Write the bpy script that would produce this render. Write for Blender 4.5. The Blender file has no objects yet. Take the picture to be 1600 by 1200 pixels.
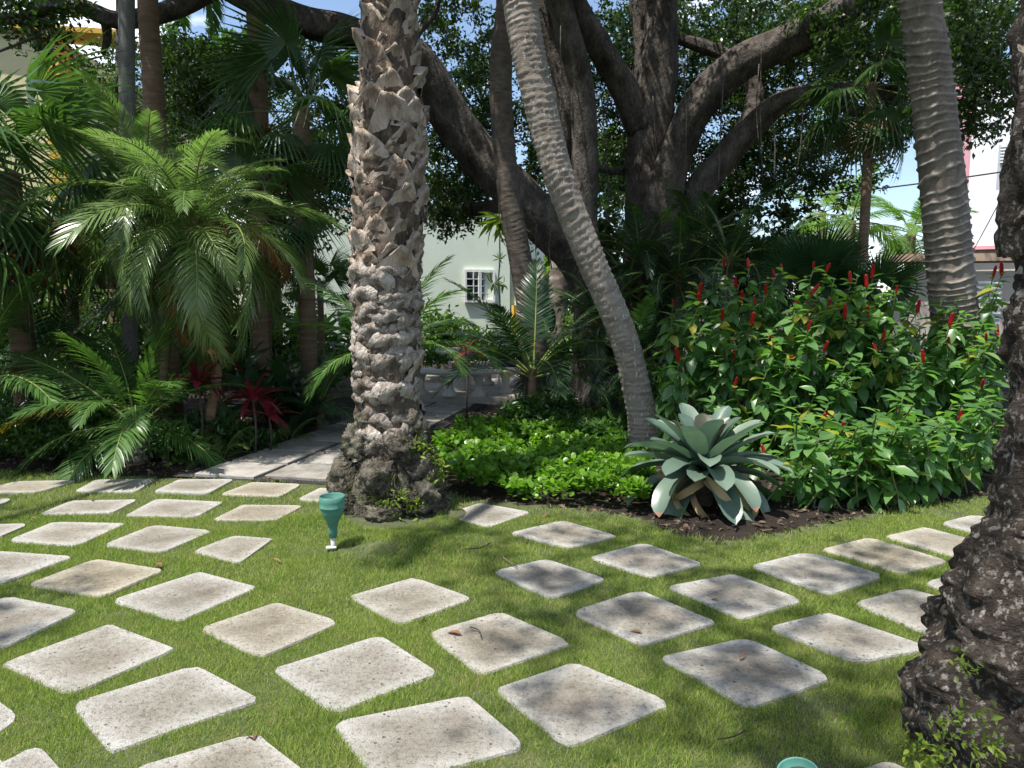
import bpy, math, random
import numpy as np
from mathutils import Vector, Matrix, noise as mnoise
R = math.radians
rng = np.random.default_rng(7)
random.seed(7)
S = bpy.context.scene
COL = S.collection

# ------------------------------------------------------------------ camera, world, sun, exposure
FOC = 1110.0; CAMZ = 1.6; PITCH = math.atan(118 / FOC)
cam = bpy.data.cameras.new('camera'); camo = bpy.data.objects.new('camera', cam); COL.objects.link(camo)
camo.location = (0, 0, CAMZ); camo.rotation_euler = (R(90) - PITCH, 0, 0)
cam.sensor_fit = 'HORIZONTAL'; cam.sensor_width = 36; cam.lens = 36 * FOC / 1600
cam.clip_start = 0.05; cam.clip_end = 3000
S.camera = camo
TOSUN = Vector((-0.33, -0.27, 1.0)).normalized()
ld = bpy.data.lights.new('sun', 'SUN'); ld.energy = 5.0; ld.angle = R(0.55); ld.color = (1.0, 0.955, 0.88)
sun = bpy.data.objects.new('sun', ld); COL.objects.link(sun)
sun.rotation_euler = TOSUN.to_track_quat('Z', 'Y').to_euler(); sun.location = (0, 0, 30)
W = bpy.data.worlds.new('World'); S.world = W; W.use_nodes = True
nt = W.node_tree; nt.nodes.clear()
wo = nt.nodes.new('ShaderNodeOutputWorld'); bg = nt.nodes.new('ShaderNodeBackground'); bg.inputs[1].default_value = 0.14
sky = nt.nodes.new('ShaderNodeTexSky'); sky.sky_type = 'NISHITA'; sky.sun_disc = False
sky.sun_elevation = math.asin(TOSUN.z); sky.sun_rotation = math.atan2(TOSUN.x, TOSUN.y) % (2 * math.pi)
tc = nt.nodes.new('ShaderNodeTexCoord'); mp = nt.nodes.new('ShaderNodeMapping'); mp.inputs['Scale'].default_value = (1, 1, 2.2)
mp.inputs['Location'].default_value = (.35, .1, .2)
nz = nt.nodes.new('ShaderNodeTexNoise'); nz.inputs['Scale'].default_value = 3.2; nz.inputs['Detail'].default_value = 7; nz.inputs['Roughness'].default_value = .58
cr = nt.nodes.new('ShaderNodeValToRGB'); cr.color_ramp.elements[0].position = .53; cr.color_ramp.elements[1].position = .68
mx = nt.nodes.new('ShaderNodeMix'); mx.data_type = 'RGBA'; mx.inputs['B'].default_value = (9.5, 9.7, 10.0, 1)
nt.links.new(tc.outputs['Generated'], mp.inputs[0]); nt.links.new(mp.outputs[0], nz.inputs['Vector']); nt.links.new(nz.outputs['Fac'], cr.inputs[0])
nt.links.new(cr.outputs[0], mx.inputs['Factor']); nt.links.new(sky.outputs[0], mx.inputs['A']); nt.links.new(mx.outputs['Result'], bg.inputs[0]); nt.links.new(bg.outputs[0], wo.inputs[0])
S.view_settings.view_transform = 'Standard'; S.view_settings.look = 'None'; S.view_settings.exposure = 0.68; S.view_settings.gamma = 1
S.view_settings.use_curve_mapping = False
S.cycles.max_bounces = 7; S.cycles.diffuse_bounces = 3; S.cycles.glossy_bounces = 2; S.cycles.transmission_bounces = 4; S.cycles.transparent_max_bounces = 6
S.cycles.caustics_reflective = False; S.cycles.caustics_refractive = False
S.cycles.sample_clamp_indirect = 6

# ------------------------------------------------------------------ helpers
cP, sP = math.cos(PITCH), math.sin(PITCH)
def at(px, py, Y):
    a = (px - 800) / FOC; b = (600 - py) / FOC
    d = Vector((a, cP + b * sP, b * cP - sP)); t = Y / d.y
    return Vector((d.x * t, Y, CAMZ + d.z * t))
def gr(px, py, z=0.0):
    a = (px - 800) / FOC; b = (600 - py) / FOC
    d = Vector((a, cP + b * sP, b * cP - sP)); t = (z - CAMZ) / d.z
    return Vector((d.x * t, d.y * t, z))
def pw(w, Y): return w * Y / FOC

def make_mesh(name, V, F, smooth=True, mats=(), attrs=None, midx=None):
    """V (n,3); F a list of int arrays (m,k)"""
    V = np.ascontiguousarray(V, dtype=np.float32)
    me = bpy.data.meshes.new(name)
    F = [f for f in (F if isinstance(F, list) else [F]) if len(f)]
    nl = sum(f.size for f in F); nf = sum(len(f) for f in F)
    me.vertices.add(len(V)); me.vertices.foreach_set('co', V.ravel())
    me.loops.add(nl); me.polygons.add(nf)
    li = np.concatenate([np.asarray(f, dtype=np.int32).ravel() for f in F])
    tot = np.concatenate([np.full(len(f), f.shape[1], dtype=np.int32) for f in F])
    st = np.concatenate([[0], np.cumsum(tot)[:-1]]).astype(np.int32)
    me.loops.foreach_set('vertex_index', li)
    me.polygons.foreach_set('loop_start', st); me.polygons.foreach_set('loop_total', tot)
    me.polygons.foreach_set('use_smooth', np.full(nf, smooth, dtype=bool))
    for m in (mats if isinstance(mats, (list, tuple)) else [mats]): me.materials.append(m)
    if midx is not None: me.polygons.foreach_set('material_index', np.asarray(midx, dtype=np.int32))
    for k, a in (attrs or {}).items():
        at_ = me.attributes.new(k, 'FLOAT', 'POINT'); at_.data.foreach_set('value', np.asarray(a, dtype=np.float32))
    me.update(calc_edges=True); me.validate()
    return me

def tag(o, label=None, cat=None, group=None, kind=None):
    if label: o['label'] = label
    if cat: o['category'] = cat
    if group: o['group'] = group
    if kind: o['kind'] = kind
    return o
def thing(name, loc, label, cat, group=None):
    o = bpy.data.objects.new(name, None); COL.objects.link(o); o.location = loc; o.empty_display_size = .2
    return tag(o, label, cat, group)
def link(name, me, parent=None, M=None, kind=None, label=None):
    o = bpy.data.objects.new(name, me); COL.objects.link(o)
    M = M.copy() if M is not None else Matrix.Identity(4)
    if parent:
        o.parent = parent; off = Vector(parent.location)
        if parent.parent: off = off + parent.parent.location
        M.translation = M.translation - off
    o.matrix_basis = M
    if kind: o['kind'] = kind
    if label: o['label'] = label
    return o

class MB:
    """collects geometry for ONE mesh"""
    def __init__(s): s.V = []; s.F = []; s.n = 0; s.A = []; s.MI = []
    def add(s, V, F, rnd=None, mi=0):
        V = np.asarray(V, dtype=np.float64).reshape(-1, 3)
        if not isinstance(F, list): F = [F]
        elif F and not isinstance(F[0], np.ndarray):
            F = [np.array([f for f in F if len(f) == k]) for k in sorted({len(f) for f in F})]
        for f in F:
            f = np.asarray(f, dtype=np.int64)
            if f.size: s.F.append(f + s.n); s.MI.append(np.full(len(f), mi))
        s.V.append(V); s.n += len(V)
        r = rng.random() if rnd is None else rnd
        s.A.append(np.broadcast_to(np.asarray(r, dtype=float), (len(V),)))
        return s
    def mesh(s, name, mats, smooth=True):
        return make_mesh(name, np.concatenate(s.V), s.F, smooth, mats, {'rnd': np.concatenate(s.A)}, np.concatenate(s.MI))
    def box(s, c, d, rz=0, rnd=None, mi=0, M=None):
        c = np.array(c, float); hx, hy, hz = np.array(d, float) / 2
        v = np.array([[x, y, z] for z in (-hz, hz) for y in (-hy, hy) for x in (-hx, hx)])
        if rz: 
            cc, ss = math.cos(rz), math.sin(rz); v = v @ np.array([[cc, ss, 0], [-ss, cc, 0], [0, 0, 1]])
        if M is not None: v = v @ np.array(M).T
        f = np.array([[0, 2, 3, 1], [4, 5, 7, 6], [0, 1, 5, 4], [2, 6, 7, 3], [0, 4, 6, 2], [1, 3, 7, 5]])
        return s.add(v + c, f, rnd, mi)

def frames(P):
    P = np.asarray(P, float); T = np.gradient(P, axis=0); T /= np.linalg.norm(T, axis=1)[:, None] + 1e-9
    n = np.array([1.0, 0, 0]) if abs(T[0, 0]) < .8 else np.array([0, 1.0, 0])
    N = []; 
    for t in T:
        n = n - t * (n @ t); n /= np.linalg.norm(n); N.append(n.copy())
    N = np.array(N); return T, N, np.cross(T, N)
def tube(P, rad, seg=8, disp=None, cap=True):
    """disp(i, theta array, s)->radius multiplier"""
    P = np.asarray([tuple(p) for p in P], float); T, N, B = frames(P); n = len(P)
    rad = np.broadcast_to(np.asarray(rad, float), (n,))
    th = np.arange(seg) * 2 * math.pi / seg
    r = rad[:, None] * np.ones(seg)[None]
    if disp is not None: r = r * disp(P, th)
    V = P[:, None] + r[:, :, None] * (N[:, None] * np.cos(th)[None, :, None] + B[:, None] * np.sin(th)[None, :, None])
    V = V.reshape(-1, 3)
    i = np.arange(n - 1)[:, None] * seg; j = np.arange(seg)[None]; j2 = (j + 1) % seg
    F = [np.stack([i + j, i + j2, i + seg + j2, i + seg + j], -1).reshape(-1, 4)]
    if cap:
        V = np.concatenate([V, P[:1], P[-1:]]); a = n * seg; jj = np.arange(seg); 
        F.append(np.stack([np.full(seg, a), (jj + 1) % seg, jj], -1)); b = (n - 1) * seg
        F.append(np.stack([np.full(seg, a + 1), b + jj, b + (jj + 1) % seg], -1))
    return V, F
def spline(pts, n):
    P = np.array([tuple(p) for p in pts], float); m = len(P)
    if m < 3: return P[0] + (P[-1] - P[0]) * np.linspace(0, 1, n)[:, None]
    Q = np.concatenate([[2 * P[0] - P[1]], P, [2 * P[-1] - P[-2]]]); out = []
    for u in np.linspace(0, m - 1, n):
        k = min(int(u), m - 2); t = u - k; a, b, c, d = Q[k:k + 4]
        out.append(.5 * ((2 * b) + (-a + c) * t + (2 * a - 5 * b + 4 * c - d) * t * t + (-a + 3 * b - 3 * c + d) * t ** 3))
    return np.array(out)
def interp(vals, n): return np.interp(np.linspace(0, 1, n), np.linspace(0, 1, len(vals)), vals)
def lathe(prof, seg=24):
    prof = np.array(prof, float); th = np.arange(seg) * 2 * math.pi / seg
    V = np.stack([prof[:, 0, None] * np.cos(th), prof[:, 0, None] * np.sin(th), prof[:, 1, None] + 0 * th], -1).reshape(-1, 3)
    i = np.arange(len(prof) - 1)[:, None] * seg; j = np.arange(seg)[None]; j2 = (j + 1) % seg
    return V, [np.stack([i + j, i + j2, i + seg + j2, i + seg + j], -1).reshape(-1, 4)]

def vnoise(P, sc, seed=0, oct_=3):
    """cheap vectorised value noise, about -1..1"""
    P = np.asarray(P, float) * sc + seed * 17.31; out = np.zeros(P.shape[:-1]); amp = 1; tot = 0
    for o in range(oct_):
        I = np.floor(P).astype(np.int64); Fr = P - I; Fr = Fr * Fr * (3 - 2 * Fr); v = 0
        for dx in (0, 1):
            for dy in (0, 1):
                for dz in (0, 1):
                    h = (I[..., 0] + dx) * 374761393 + (I[..., 1] + dy) * 668265263 + (I[..., 2] + dz) * 2147483647 + seed * 1013
                    h = (h ^ (h >> 13)) * 1274126177; h = (h ^ (h >> 16)) & 0xffff
                    w = (Fr[..., 0] if dx else 1 - Fr[..., 0]) * (Fr[..., 1] if dy else 1 - Fr[..., 1]) * (Fr[..., 2] if dz else 1 - Fr[..., 2])
                    v = v + w * (h / 32767.5 - 1)
        out += v * amp; tot += amp; amp *= .5; P = P * 2.03 + 5.1
    return out / tot * 1.6

def leaf_template(rows, fold=.25, curl=.3):
    """rows: (t, halfwidth) ; leaf along +X, length 1, normal +Z"""
    V = []; F = []
    n = len(rows)
    for t, w in rows:
        z = -curl * t * t
        V += [[t, w, z + fold * w], [t, 0, z], [t, -w, z + fold * w]]
    for k in range(n - 1):
        a = 3 * k; F += [[a, a + 1, a + 4, a + 3], [a + 1, a + 2, a + 5, a + 4]]
    return np.array(V, float), np.array(F)
LEAF4 = (np.array([[0, 0, 0], [.5, .26, .06], [1, 0, -.12], [.5, -.26, .06]]), np.array([[0, 3, 2, 1]]))
LEAF_FINE = leaf_template([(0, .01), (.18, .15), (.42, .22), (.7, .16), (.9, .06), (1, .002)], .35, .28)
LEAF_MID = leaf_template([(0, .02), (.35, .2), (.75, .14), (1, .005)], .35, .25)
LEAF_ROUND = (np.array([[0, 0, 0], [.35, .42, .07], [.85, .4, .05], [1.06, 0, -.03], [.85, -.4, .05], [.35, -.42, .07], [.55, 0, -.03]]),
              np.array([[6, 0, 5], [6, 5, 4], [6, 4, 3], [6, 3, 2], [6, 2, 1], [6, 1, 0]]))
BLADE = (np.array([[0, .5, 0], [0, -.5, 0], [1, 0, .0]]), np.array([[0, 1, 2]]))
def unit(v): return v / (np.linalg.norm(v, axis=-1, keepdims=True) + 1e-9)
def basis(d, n):
    """columns X=d, Y, Z~n"""
    d = unit(d); y = unit(np.cross(n, d)); z = np.cross(d, y)
    return np.stack([d, y, z], -1)
def scatter(tpl, pos, Rm, sc, rnd=None, wid=None):
    tv, tf = tpl; n = len(pos); k = len(tv); sc = np.broadcast_to(np.asarray(sc, float), (n,))
    L = tv[None] * sc[:, None, None]
    if wid is not None: L = L * np.array([1, 1, 1.0]); L[:, :, 1] *= np.broadcast_to(wid, (n,))[:, None]
    V = np.einsum('nij,nkj->nki', Rm, L) + pos[:, None]
    F = (tf[None] + (np.arange(n) * k)[:, None, None]).reshape(-1, tf.shape[1])
    r = rng.random(n) if rnd is None else rnd
    return V.reshape(-1, 3), F, np.repeat(r, k)
def rdir(n, up=0.0, flat=1.0):
    d = rng.normal(size=(n, 3)); d[:, 2] = d[:, 2] * flat + up; return unit(d)

# ------------------------------------------------------------------ materials
def nodes(m):
    m.use_nodes = True; t = m.node_tree; return t, t.nodes['Principled BSDF'], t.nodes['Material Output']
def ramp(t, fac, stops):
    r = t.nodes.new('ShaderNodeValToRGB'); e = r.color_ramp.elements
    while len(e) < len(stops): e.new(.5)
    for k, (p, c) in enumerate(stops): e[k].position = p; e[k].color = (*c, 1) if len(c) == 3 else c
    t.links.new(fac, r.inputs[0]); return r.outputs[0]
def noise(t, scale, detail=4, rough=.55, vec=None, stretch=None, dist=0):
    if vec is None: vec = t.nodes.new('ShaderNodeTexCoord').outputs['Object']
    if stretch:
        m = t.nodes.new('ShaderNodeMapping'); m.inputs['Scale'].default_value = stretch; t.links.new(vec, m.inputs[0]); vec = m.outputs[0]
    n = t.nodes.new('ShaderNodeTexNoise'); n.inputs['Scale'].default_value = scale; n.inputs['Detail'].default_value = detail
    n.inputs['Roughness'].default_value = rough; n.inputs['Distortion'].default_value = dist
    t.links.new(vec, n.inputs['Vector']); return n.outputs['Fac']
def mixc(t, fac, a, b, mode='MIX'):
    m = t.nodes.new('ShaderNodeMix'); m.data_type = 'RGBA'; m.blend_type = mode
    for s, v in (('Factor', fac), ('A', a), ('B', b)):
        if hasattr(v, 'node'): t.links.new(v, m.inputs[s])
        else: m.inputs[s].default_value = v if isinstance(v, float) else (*v, 1)
    return m.outputs['Result']
def mathn(t, op, a, b=0.0):
    m = t.nodes.new('ShaderNodeMath'); m.operation = op; m.use_clamp = False
    for k, v in ((0, a), (1, b)):
        if hasattr(v, 'node'): t.links.new(v, m.inputs[k])
        else: m.inputs[k].default_value = v
    return m.outputs[0]
def attr(t, name):
    a = t.nodes.new('ShaderNodeAttribute'); a.attribute_name = name; return a.outputs['Fac']
def bump(t, b, h, strength=.5, dist=.02):
    n = t.nodes.new('ShaderNodeBump'); n.inputs['Strength'].default_value = strength; n.inputs['Distance'].default_value = dist
    t.links.new(h, n.inputs['Height']); t.links.new(n.outputs[0], b.inputs['Normal']); return n
def leafmat(name, dark, light, tr=.35, rough=.42, spec=.5, tcol=None, odd=None, tip=None):
    m = bpy.data.materials.new(name); t, b, o = nodes(m)
    oi = t.nodes.new('ShaderNodeObjectInfo').outputs['Random']
    f = mathn(t, 'FRACT', mathn(t, 'ADD', attr(t, 'rnd'), mathn(t, 'MULTIPLY', oi, .999)))
    nn = noise(t, 2.2, 2)
    fac = mathn(t, 'ADD', mathn(t, 'MULTIPLY', f, .7), mathn(t, 'MULTIPLY', mathn(t, 'SUBTRACT', nn, .35), .9))
    st = [(0, dark), (.85, light)]
    c = ramp(t, fac, st)
    if odd:
        c = mixc(t, ramp(t, f, [(.94, (0, 0, 0)), (.97, (1, 1, 1))]), c, odd)
    t.links.new(c, b.inputs['Base Color']); b.inputs['Roughness'].default_value = rough; b.inputs['Specular IOR Level'].default_value = spec
    tb = t.nodes.new('ShaderNodeBsdfTranslucent'); mxs = t.nodes.new('ShaderNodeMixShader'); mxs.inputs[0].default_value = tr
    tcn = mixc(t, 1.0, c, tcol or (1.6, 1.9, .7), 'MULTIPLY'); t.links.new(tcn, tb.inputs[0])
    t.links.new(b.outputs[0], mxs.inputs[1]); t.links.new(tb.outputs[0], mxs.inputs[2]); t.links.new(mxs.outputs[0], o.inputs[0])
    return m
def barkmat(name, stops, scale=6, stretch=(1, 1, .3), bs=.6, bd=.02, fine=60, rough=.9, spots=None, spot_scale=30, spot_at=.62, moss=None, lip=None, sstretch=(1, 1, .8)):
    m = bpy.data.materials.new(name); t, b, o = nodes(m)
    n1 = noise(t, scale, 6, .65, stretch=stretch, dist=.4); n2 = noise(t, fine, 5, .6, stretch=stretch)
    n3 = noise(t, scale * .25, 3)
    f = mathn(t, 'ADD', mathn(t, 'MULTIPLY', n1, .55), mathn(t, 'ADD', mathn(t, 'MULTIPLY', n2, .3), mathn(t, 'MULTIPLY', n3, .2)))
    oi = t.nodes.new('ShaderNodeObjectInfo').outputs['Random']
    f = mathn(t, 'ADD', f, mathn(t, 'MULTIPLY', mathn(t, 'SUBTRACT', oi, .5), .12))
    c = ramp(t, f, stops)
    if spots:
        ns = noise(t, spot_scale, 3, .6, stretch=sstretch); c = mixc(t, mathn(t, 'MULTIPLY', ramp(t, ns, [(spot_at, (0, 0, 0)), (spot_at + .09, (1, 1, 1))]), ramp(t, noise(t, spot_scale * .13, 4, .7), [(.36, (.12, .12, .12)), (.6, (1, 1, 1))])), c, spots)
    if lip: c = mixc(t, mathn(t, 'MULTIPLY', attr(t, 'rnd'), .8), c, lip)
    if moss:
        ns = noise(t, 5, 4, .7); c = mixc(t, ramp(t, ns, [(.58, (0, 0, 0)), (.66, (1, 1, 1))]), c, moss)
    t.links.new(c, b.inputs['Base Color']); b.inputs['Roughness'].default_value = rough; b.inputs['Specular IOR Level'].default_value = .25
    bump(t, b, mathn(t, 'ADD', n1, mathn(t, 'MULTIPLY', n2, .6)), bs, bd)
    return m
def flatmat(name, c, rough=.7, var=.12, scale=3, bs=.15, fine=90, metal=0):
    m = bpy.data.materials.new(name); t, b, o = nodes(m); c = np.array(c)
    n1 = noise(t, scale, 5, .6); n2 = noise(t, fine, 3)
    t.links.new(ramp(t, n1, [(.3, tuple(c * (1 - var))), (.7, tuple(np.minimum(c * (1 + var), 1)))]), b.inputs['Base Color'])
    b.inputs['Roughness'].default_value = rough; b.inputs['Metallic'].default_value = metal
    bump(t, b, n2, bs, .004); return m

def stonemat(name, warm=1.0):
    m = bpy.data.materials.new(name); t, b, o = nodes(m)
    e = attr(t, 'rnd'); geo = t.nodes.new('ShaderNodeNewGeometry').outputs['Position']
    n1 = noise(t, 4.5, 5, .65, vec=geo); n2 = noise(t, 42, 5, .75, vec=geo); n3 = noise(t, 140, 4, .7, vec=geo)
    oi = t.nodes.new('ShaderNodeObjectInfo').outputs['Random']
    f = mathn(t, 'ADD', mathn(t, 'MULTIPLY', e, .33), mathn(t, 'ADD', mathn(t, 'MULTIPLY', n1, .62), mathn(t, 'ADD', mathn(t, 'MULTIPLY', n2, .34), mathn(t, 'MULTIPLY', oi, .10))))
    c = ramp(t, f, [(.36, (.17, .15, .12)), (.50, (.29, .26, .215)), (.66, (.41, .385, .34)), (.88, (.57, .55, .515))])
    pit = ramp(t, mathn(t, 'ADD', mathn(t, 'MULTIPLY', n2, .6), mathn(t, 'MULTIPLY', n3, .4)), [(.40, (1, 1, 1)), (.47, (0, 0, 0))])
    c = mixc(t, mathn(t, 'MULTIPLY', pit, .6), c, (.15, .125, .10))
    c = mixc(t, 1.0, c, ramp(t, n3, [(.3, (.72, .72, .72)), (.7, (1.0, 1.0, 1.0))]), 'MULTIPLY')
    c = mixc(t, mathn(t, 'MULTIPLY', ramp(t, noise(t, 2.3, 5, .7, vec=geo), [(.50, (0, 0, 0)), (.66, (1, 1, 1))]), .6), c, mixc(t, 1.0, c, (.62, .62, .56), 'MULTIPLY'))
    pa = t.nodes.new('ShaderNodeTexVoronoi'); pa.inputs['Scale'].default_value = 26; t.links.new(geo, pa.inputs['Vector'])
    sp = mathn(t, 'MULTIPLY', ramp(t, pa.outputs['Distance'], [(.10, (1, 1, 1)), (.2, (0, 0, 0))]), ramp(t, noise(t, 9, 2, vec=geo), [(.5, (0, 0, 0)), (.6, (1, 1, 1))]))
    c = mixc(t, mathn(t, 'MULTIPLY', sp, .7), c, (.12, .10, .085))
    c = mixc(t, mathn(t, 'MULTIPLY', ramp(t, mathn(t, 'FRACT', mathn(t, 'MULTIPLY', oi, 7.3)), [(.5, (0, 0, 0)), (1, (1, 1, 1))]), .5), c, mixc(t, 1.0, c, (1.0, .9, .66), 'MULTIPLY'))
    t.links.new(c, b.inputs['Base Color']); b.inputs['Roughness'].default_value = .92; b.inputs['Specular IOR Level'].default_value = .2
    bump(t, b, mathn(t, 'SUBTRACT', mathn(t, 'ADD', n2, mathn(t, 'MULTIPLY', n3, .7)), mathn(t, 'MULTIPLY', sp, .8)), 1.0, .014)
    return m

M_stone = stonemat('weathered coral stone')
M_slab = barkmat('grey weathered slab', [(.34, (.14, .128, .11)), (.5, (.25, .235, .21)), (.68, (.38, .36, .33))], 5, (1, 1, 1), .6, .01, 45)
M_soil = barkmat('dark garden soil', [(.35, (.012, .009, .007)), (.6, (.035, .026, .020)), (.8, (.08, .065, .05))], 9, (1, 1, 1), .9, .03, 70)
M_gravel = barkmat('dark gravel', [(.35, (.02, .02, .02)), (.6, (.06, .058, .055)), (.8, (.16, .15, .14))], 30, (1, 1, 1), .9, .02, 160)
M_mulch = barkmat('mulch chips', [(.4, (.02, .014, .010)), (.55, (.07, .048, .032)), (.72, (.28, .21, .14))], 9, (1, 1, 1), .5, .01)
def grassmat(name, ground=False):
    m = bpy.data.materials.new(name); t, b, o = nodes(m)
    geo = t.nodes.new('ShaderNodeNewGeometry').outputs['Position']
    n1 = noise(t, 1.6, 4, .6, vec=geo); n2 = noise(t, 9, 4, .6, vec=geo); r = attr(t, 'rnd')
    if ground:
        n3 = noise(t, 120, 3, vec=geo)
        c = ramp(t, mathn(t, 'ADD', mathn(t, 'MULTIPLY', n2, .5), mathn(t, 'MULTIPLY', n3, .5)), [(.35, (.04, .048, .02)), (.55, (.075, .09, .035)), (.75, (.15, .14, .07))])
        t.links.new(c, b.inputs['Base Color']); b.inputs['Roughness'].default_value = .95; bump(t, b, n3, .8, .01); return m
    f = mathn(t, 'ADD', mathn(t, 'MULTIPLY', r, .42), mathn(t, 'ADD', mathn(t, 'MULTIPLY', n1, .50), mathn(t, 'MULTIPLY', n2, .24)))
    c = ramp(t, f, [(.22, (.075, .125, .018)), (.47, (.18, .265, .042)), (.72, (.33, .39, .10)), (1, (.46, .45, .19))])
    dry = mathn(t, 'MULTIPLY', ramp(t, mathn(t, 'ADD', mathn(t, 'MULTIPLY', n2, .7), mathn(t, 'MULTIPLY', n1, .3)), [(.50, (0, 0, 0)), (.62, (1, 1, 1))]), ramp(t, r, [(.25, (0, 0, 0)), (.5, (1, 1, 1))]))
    c = mixc(t, mathn(t, 'MULTIPLY', dry, .6), c, (.30, .25, .11))
    t.links.new(c, b.inputs['Base Color']); b.inputs['Roughness'].default_value = .55; b.inputs['Specular IOR Level'].default_value = .3
    tb = t.nodes.new('ShaderNodeBsdfTranslucent'); mxs = t.nodes.new('ShaderNodeMixShader'); mxs.inputs[0].default_value = .35
    t.links.new(mixc(t, 1.0, c, (1.5, 1.7, .8), 'MULTIPLY'), tb.inputs[0])
    t.links.new(b.outputs[0], mxs.inputs[1]); t.links.new(tb.outputs[0], mxs.inputs[2]); t.links.new(mxs.outputs[0], o.inputs[0])
    return m
M_grass = grassmat('lawn grass'); M_turf = grassmat('turf base', True)
M_ficus = leafmat('ficus leaf', (.022, .046, .013), (.065, .11, .028), .36, .38, .6)
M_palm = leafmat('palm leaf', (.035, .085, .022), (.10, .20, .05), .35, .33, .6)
M_pyg = leafmat('pygmy palm leaf', (.085, .15, .045), (.22, .31, .10), .32, .27, .8, (1.3, 1.6, .9))
M_palm_sunlit = leafmat('sunlit tone palm leaf', (.05, .12, .02), (.16, .26, .05), .45, .4, .5)  # lighter leaf colour with the sunlight put into it
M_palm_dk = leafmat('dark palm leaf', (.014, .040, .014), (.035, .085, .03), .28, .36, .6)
M_fan = leafmat('fan palm leaf', (.025, .065, .020), (.08, .15, .045), .3, .33, .6)
M_yellow = leafmat('yellowing palm leaf', (.20, .17, .02), (.42, .30, .04), .4, .5, .3, (1.3, 1.2, .5))
M_dead = leafmat('dead brown frond', (.12, .06, .02), (.34, .17, .06), .25, .7, .2, (1.2, 1, .7))
M_costus = leafmat('costus leaf', (.05, .13, .04), (.16, .30, .095), .4, .33, .6, odd=(.35, .33, .06))
M_ground = leafmat('round succulent leaf', (.06, .15, .014), (.20, .36, .04), .4, .35, .5)
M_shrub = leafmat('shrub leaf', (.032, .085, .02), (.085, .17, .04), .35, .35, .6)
M_banana = leafmat('broad tropical leaf', (.03, .09, .018), (.08, .19, .03), .42, .33, .55)
M_red = leafmat('crimson cordyline leaf', (.06, .008, .014), (.24, .024, .042), .35, .35, .55, (1.5, .6, .7))
M_spike = leafmat('red costus bract', (.30, .008, .012), (.55, .02, .02), .1, .35, .5, (1.2, .5, .5))
M_brom = leafmat('blue green bromeliad leaf', (.075, .13, .098), (.19, .25, .20), .2, .33, .55, (1.1, 1.5, .9))
M_bromc = leafmat('reddish bromeliad heart leaf', (.075, .05, .038), (.10, .12, .075), .3, .35, .5, (1.4, .9, .7))
M_bromd = leafmat('dry bromeliad leaf', (.26, .17, .08), (.50, .38, .22), .2, .8, .1, (1, 1, .8))
M_tip = leafmat('pink dried leaf tip', (.22, .11, .08), (.42, .25, .17), .2, .7, .2, (1, 1, .8))
M_dryleaf = leafmat('fallen dry leaf', (.08, .04, .022), (.24, .13, .07), .1, .7, .2, (1, 1, .8))
M_twig = barkmat('green stem', [(.3, (.06, .09, .03)), (.7, (.15, .17, .07))], 10, (1, 1, .2), .3, .01)
M_rachis = leafmat('palm rachis', (.12, .18, .04), (.22, .26, .07), .1, .45, .4)
M_boot = barkmat('palm leaf base', [(.34, (.065, .044, .030)), (.46, (.225, .17, .125)), (.57, (.42, .345, .275)), (.72, (.62, .54, .46))], 11, (1, 1, .22), 1.0, .03, 55)
M_bootl = barkmat('weathered palm leaf base', [(.36, (.05, .038, .030)), (.46, (.17, .135, .11)), (.56, (.34, .295, .25)), (.70, (.60, .55, .49))], 16, (1, 1, .6), 1.0, .05, 60)
M_core = barkmat('palm trunk core', [(.35, (.03, .022, .016)), (.5, (.10, .075, .055)), (.7, (.26, .21, .17))], 12, (1, 1, .3), 1.0, .03, 60)
M_root = barkmat('root mass', [(.36, (.028, .023, .017)), (.48, (.10, .088, .066)), (.6, (.23, .21, .165)), (.76, (.40, .37, .31))], 22, (1, 1, 1), 1.0, .04, 90, moss=(.075, .10, .025))
M_lichen = barkmat('lichen covered bark', [(.38, (.012, .009, .007)), (.52, (.042, .033, .026)), (.68, (.11, .092, .076)), (.82, (.20, .175, .15))], 10, (1, 1, 1.4), 1.0, .03, 70, spots=(.30, .28, .25), spot_scale=42, spot_at=.54)
M_ring = barkmat('ringed palm bark', [(.35, (.06, .046, .036)), (.5, (.15, .122, .10)), (.68, (.27, .235, .20))], 5, (1.5, 1.5, 1.0), .8, .012, 70, spots=(.42, .40, .37), spot_scale=55, spot_at=.66, lip=(.50, .46, .40))
M_coco = barkmat('coconut palm bark', [(.35, (.095, .072, .055)), (.5, (.20, .165, .135)), (.68, (.34, .30, .26))], 5, (1, 1, 2.5), .8, .012, 60, spots=(.66, .64, .60), spot_scale=30, spot_at=.60, lip=(.38, .34, .29), sstretch=(1.4, 1.4, .45))
M_darkbark = barkmat('dark palm bark', [(.35, (.035, .027, .022)), (.5, (.09, .072, .058)), (.7, (.18, .15, .125))], 7, (1, 1, 2), .8, .015, 60)
M_brownbark = barkmat('brown palm bark', [(.35, (.10, .062, .036)), (.5, (.19, .125, .08)), (.7, (.30, .22, .15))], 5, (.6, .6, 5), .8, .012, 60)
M_greybark = barkmat('smooth grey palm bark', [(.35, (.09, .088, .082)), (.5, (.17, .165, .155)), (.7, (.27, .26, .245))], 4, (1, 1, .4), .4, .01, 60)
M_fic_bark = barkmat('banyan bark', [(.36, (.026, .021, .018)), (.48, (.075, .063, .053)), (.6, (.16, .138, .12)), (.74, (.30, .265, .23))], 4.5, (1, 1, .55), 1.0, .06, 30)

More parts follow.
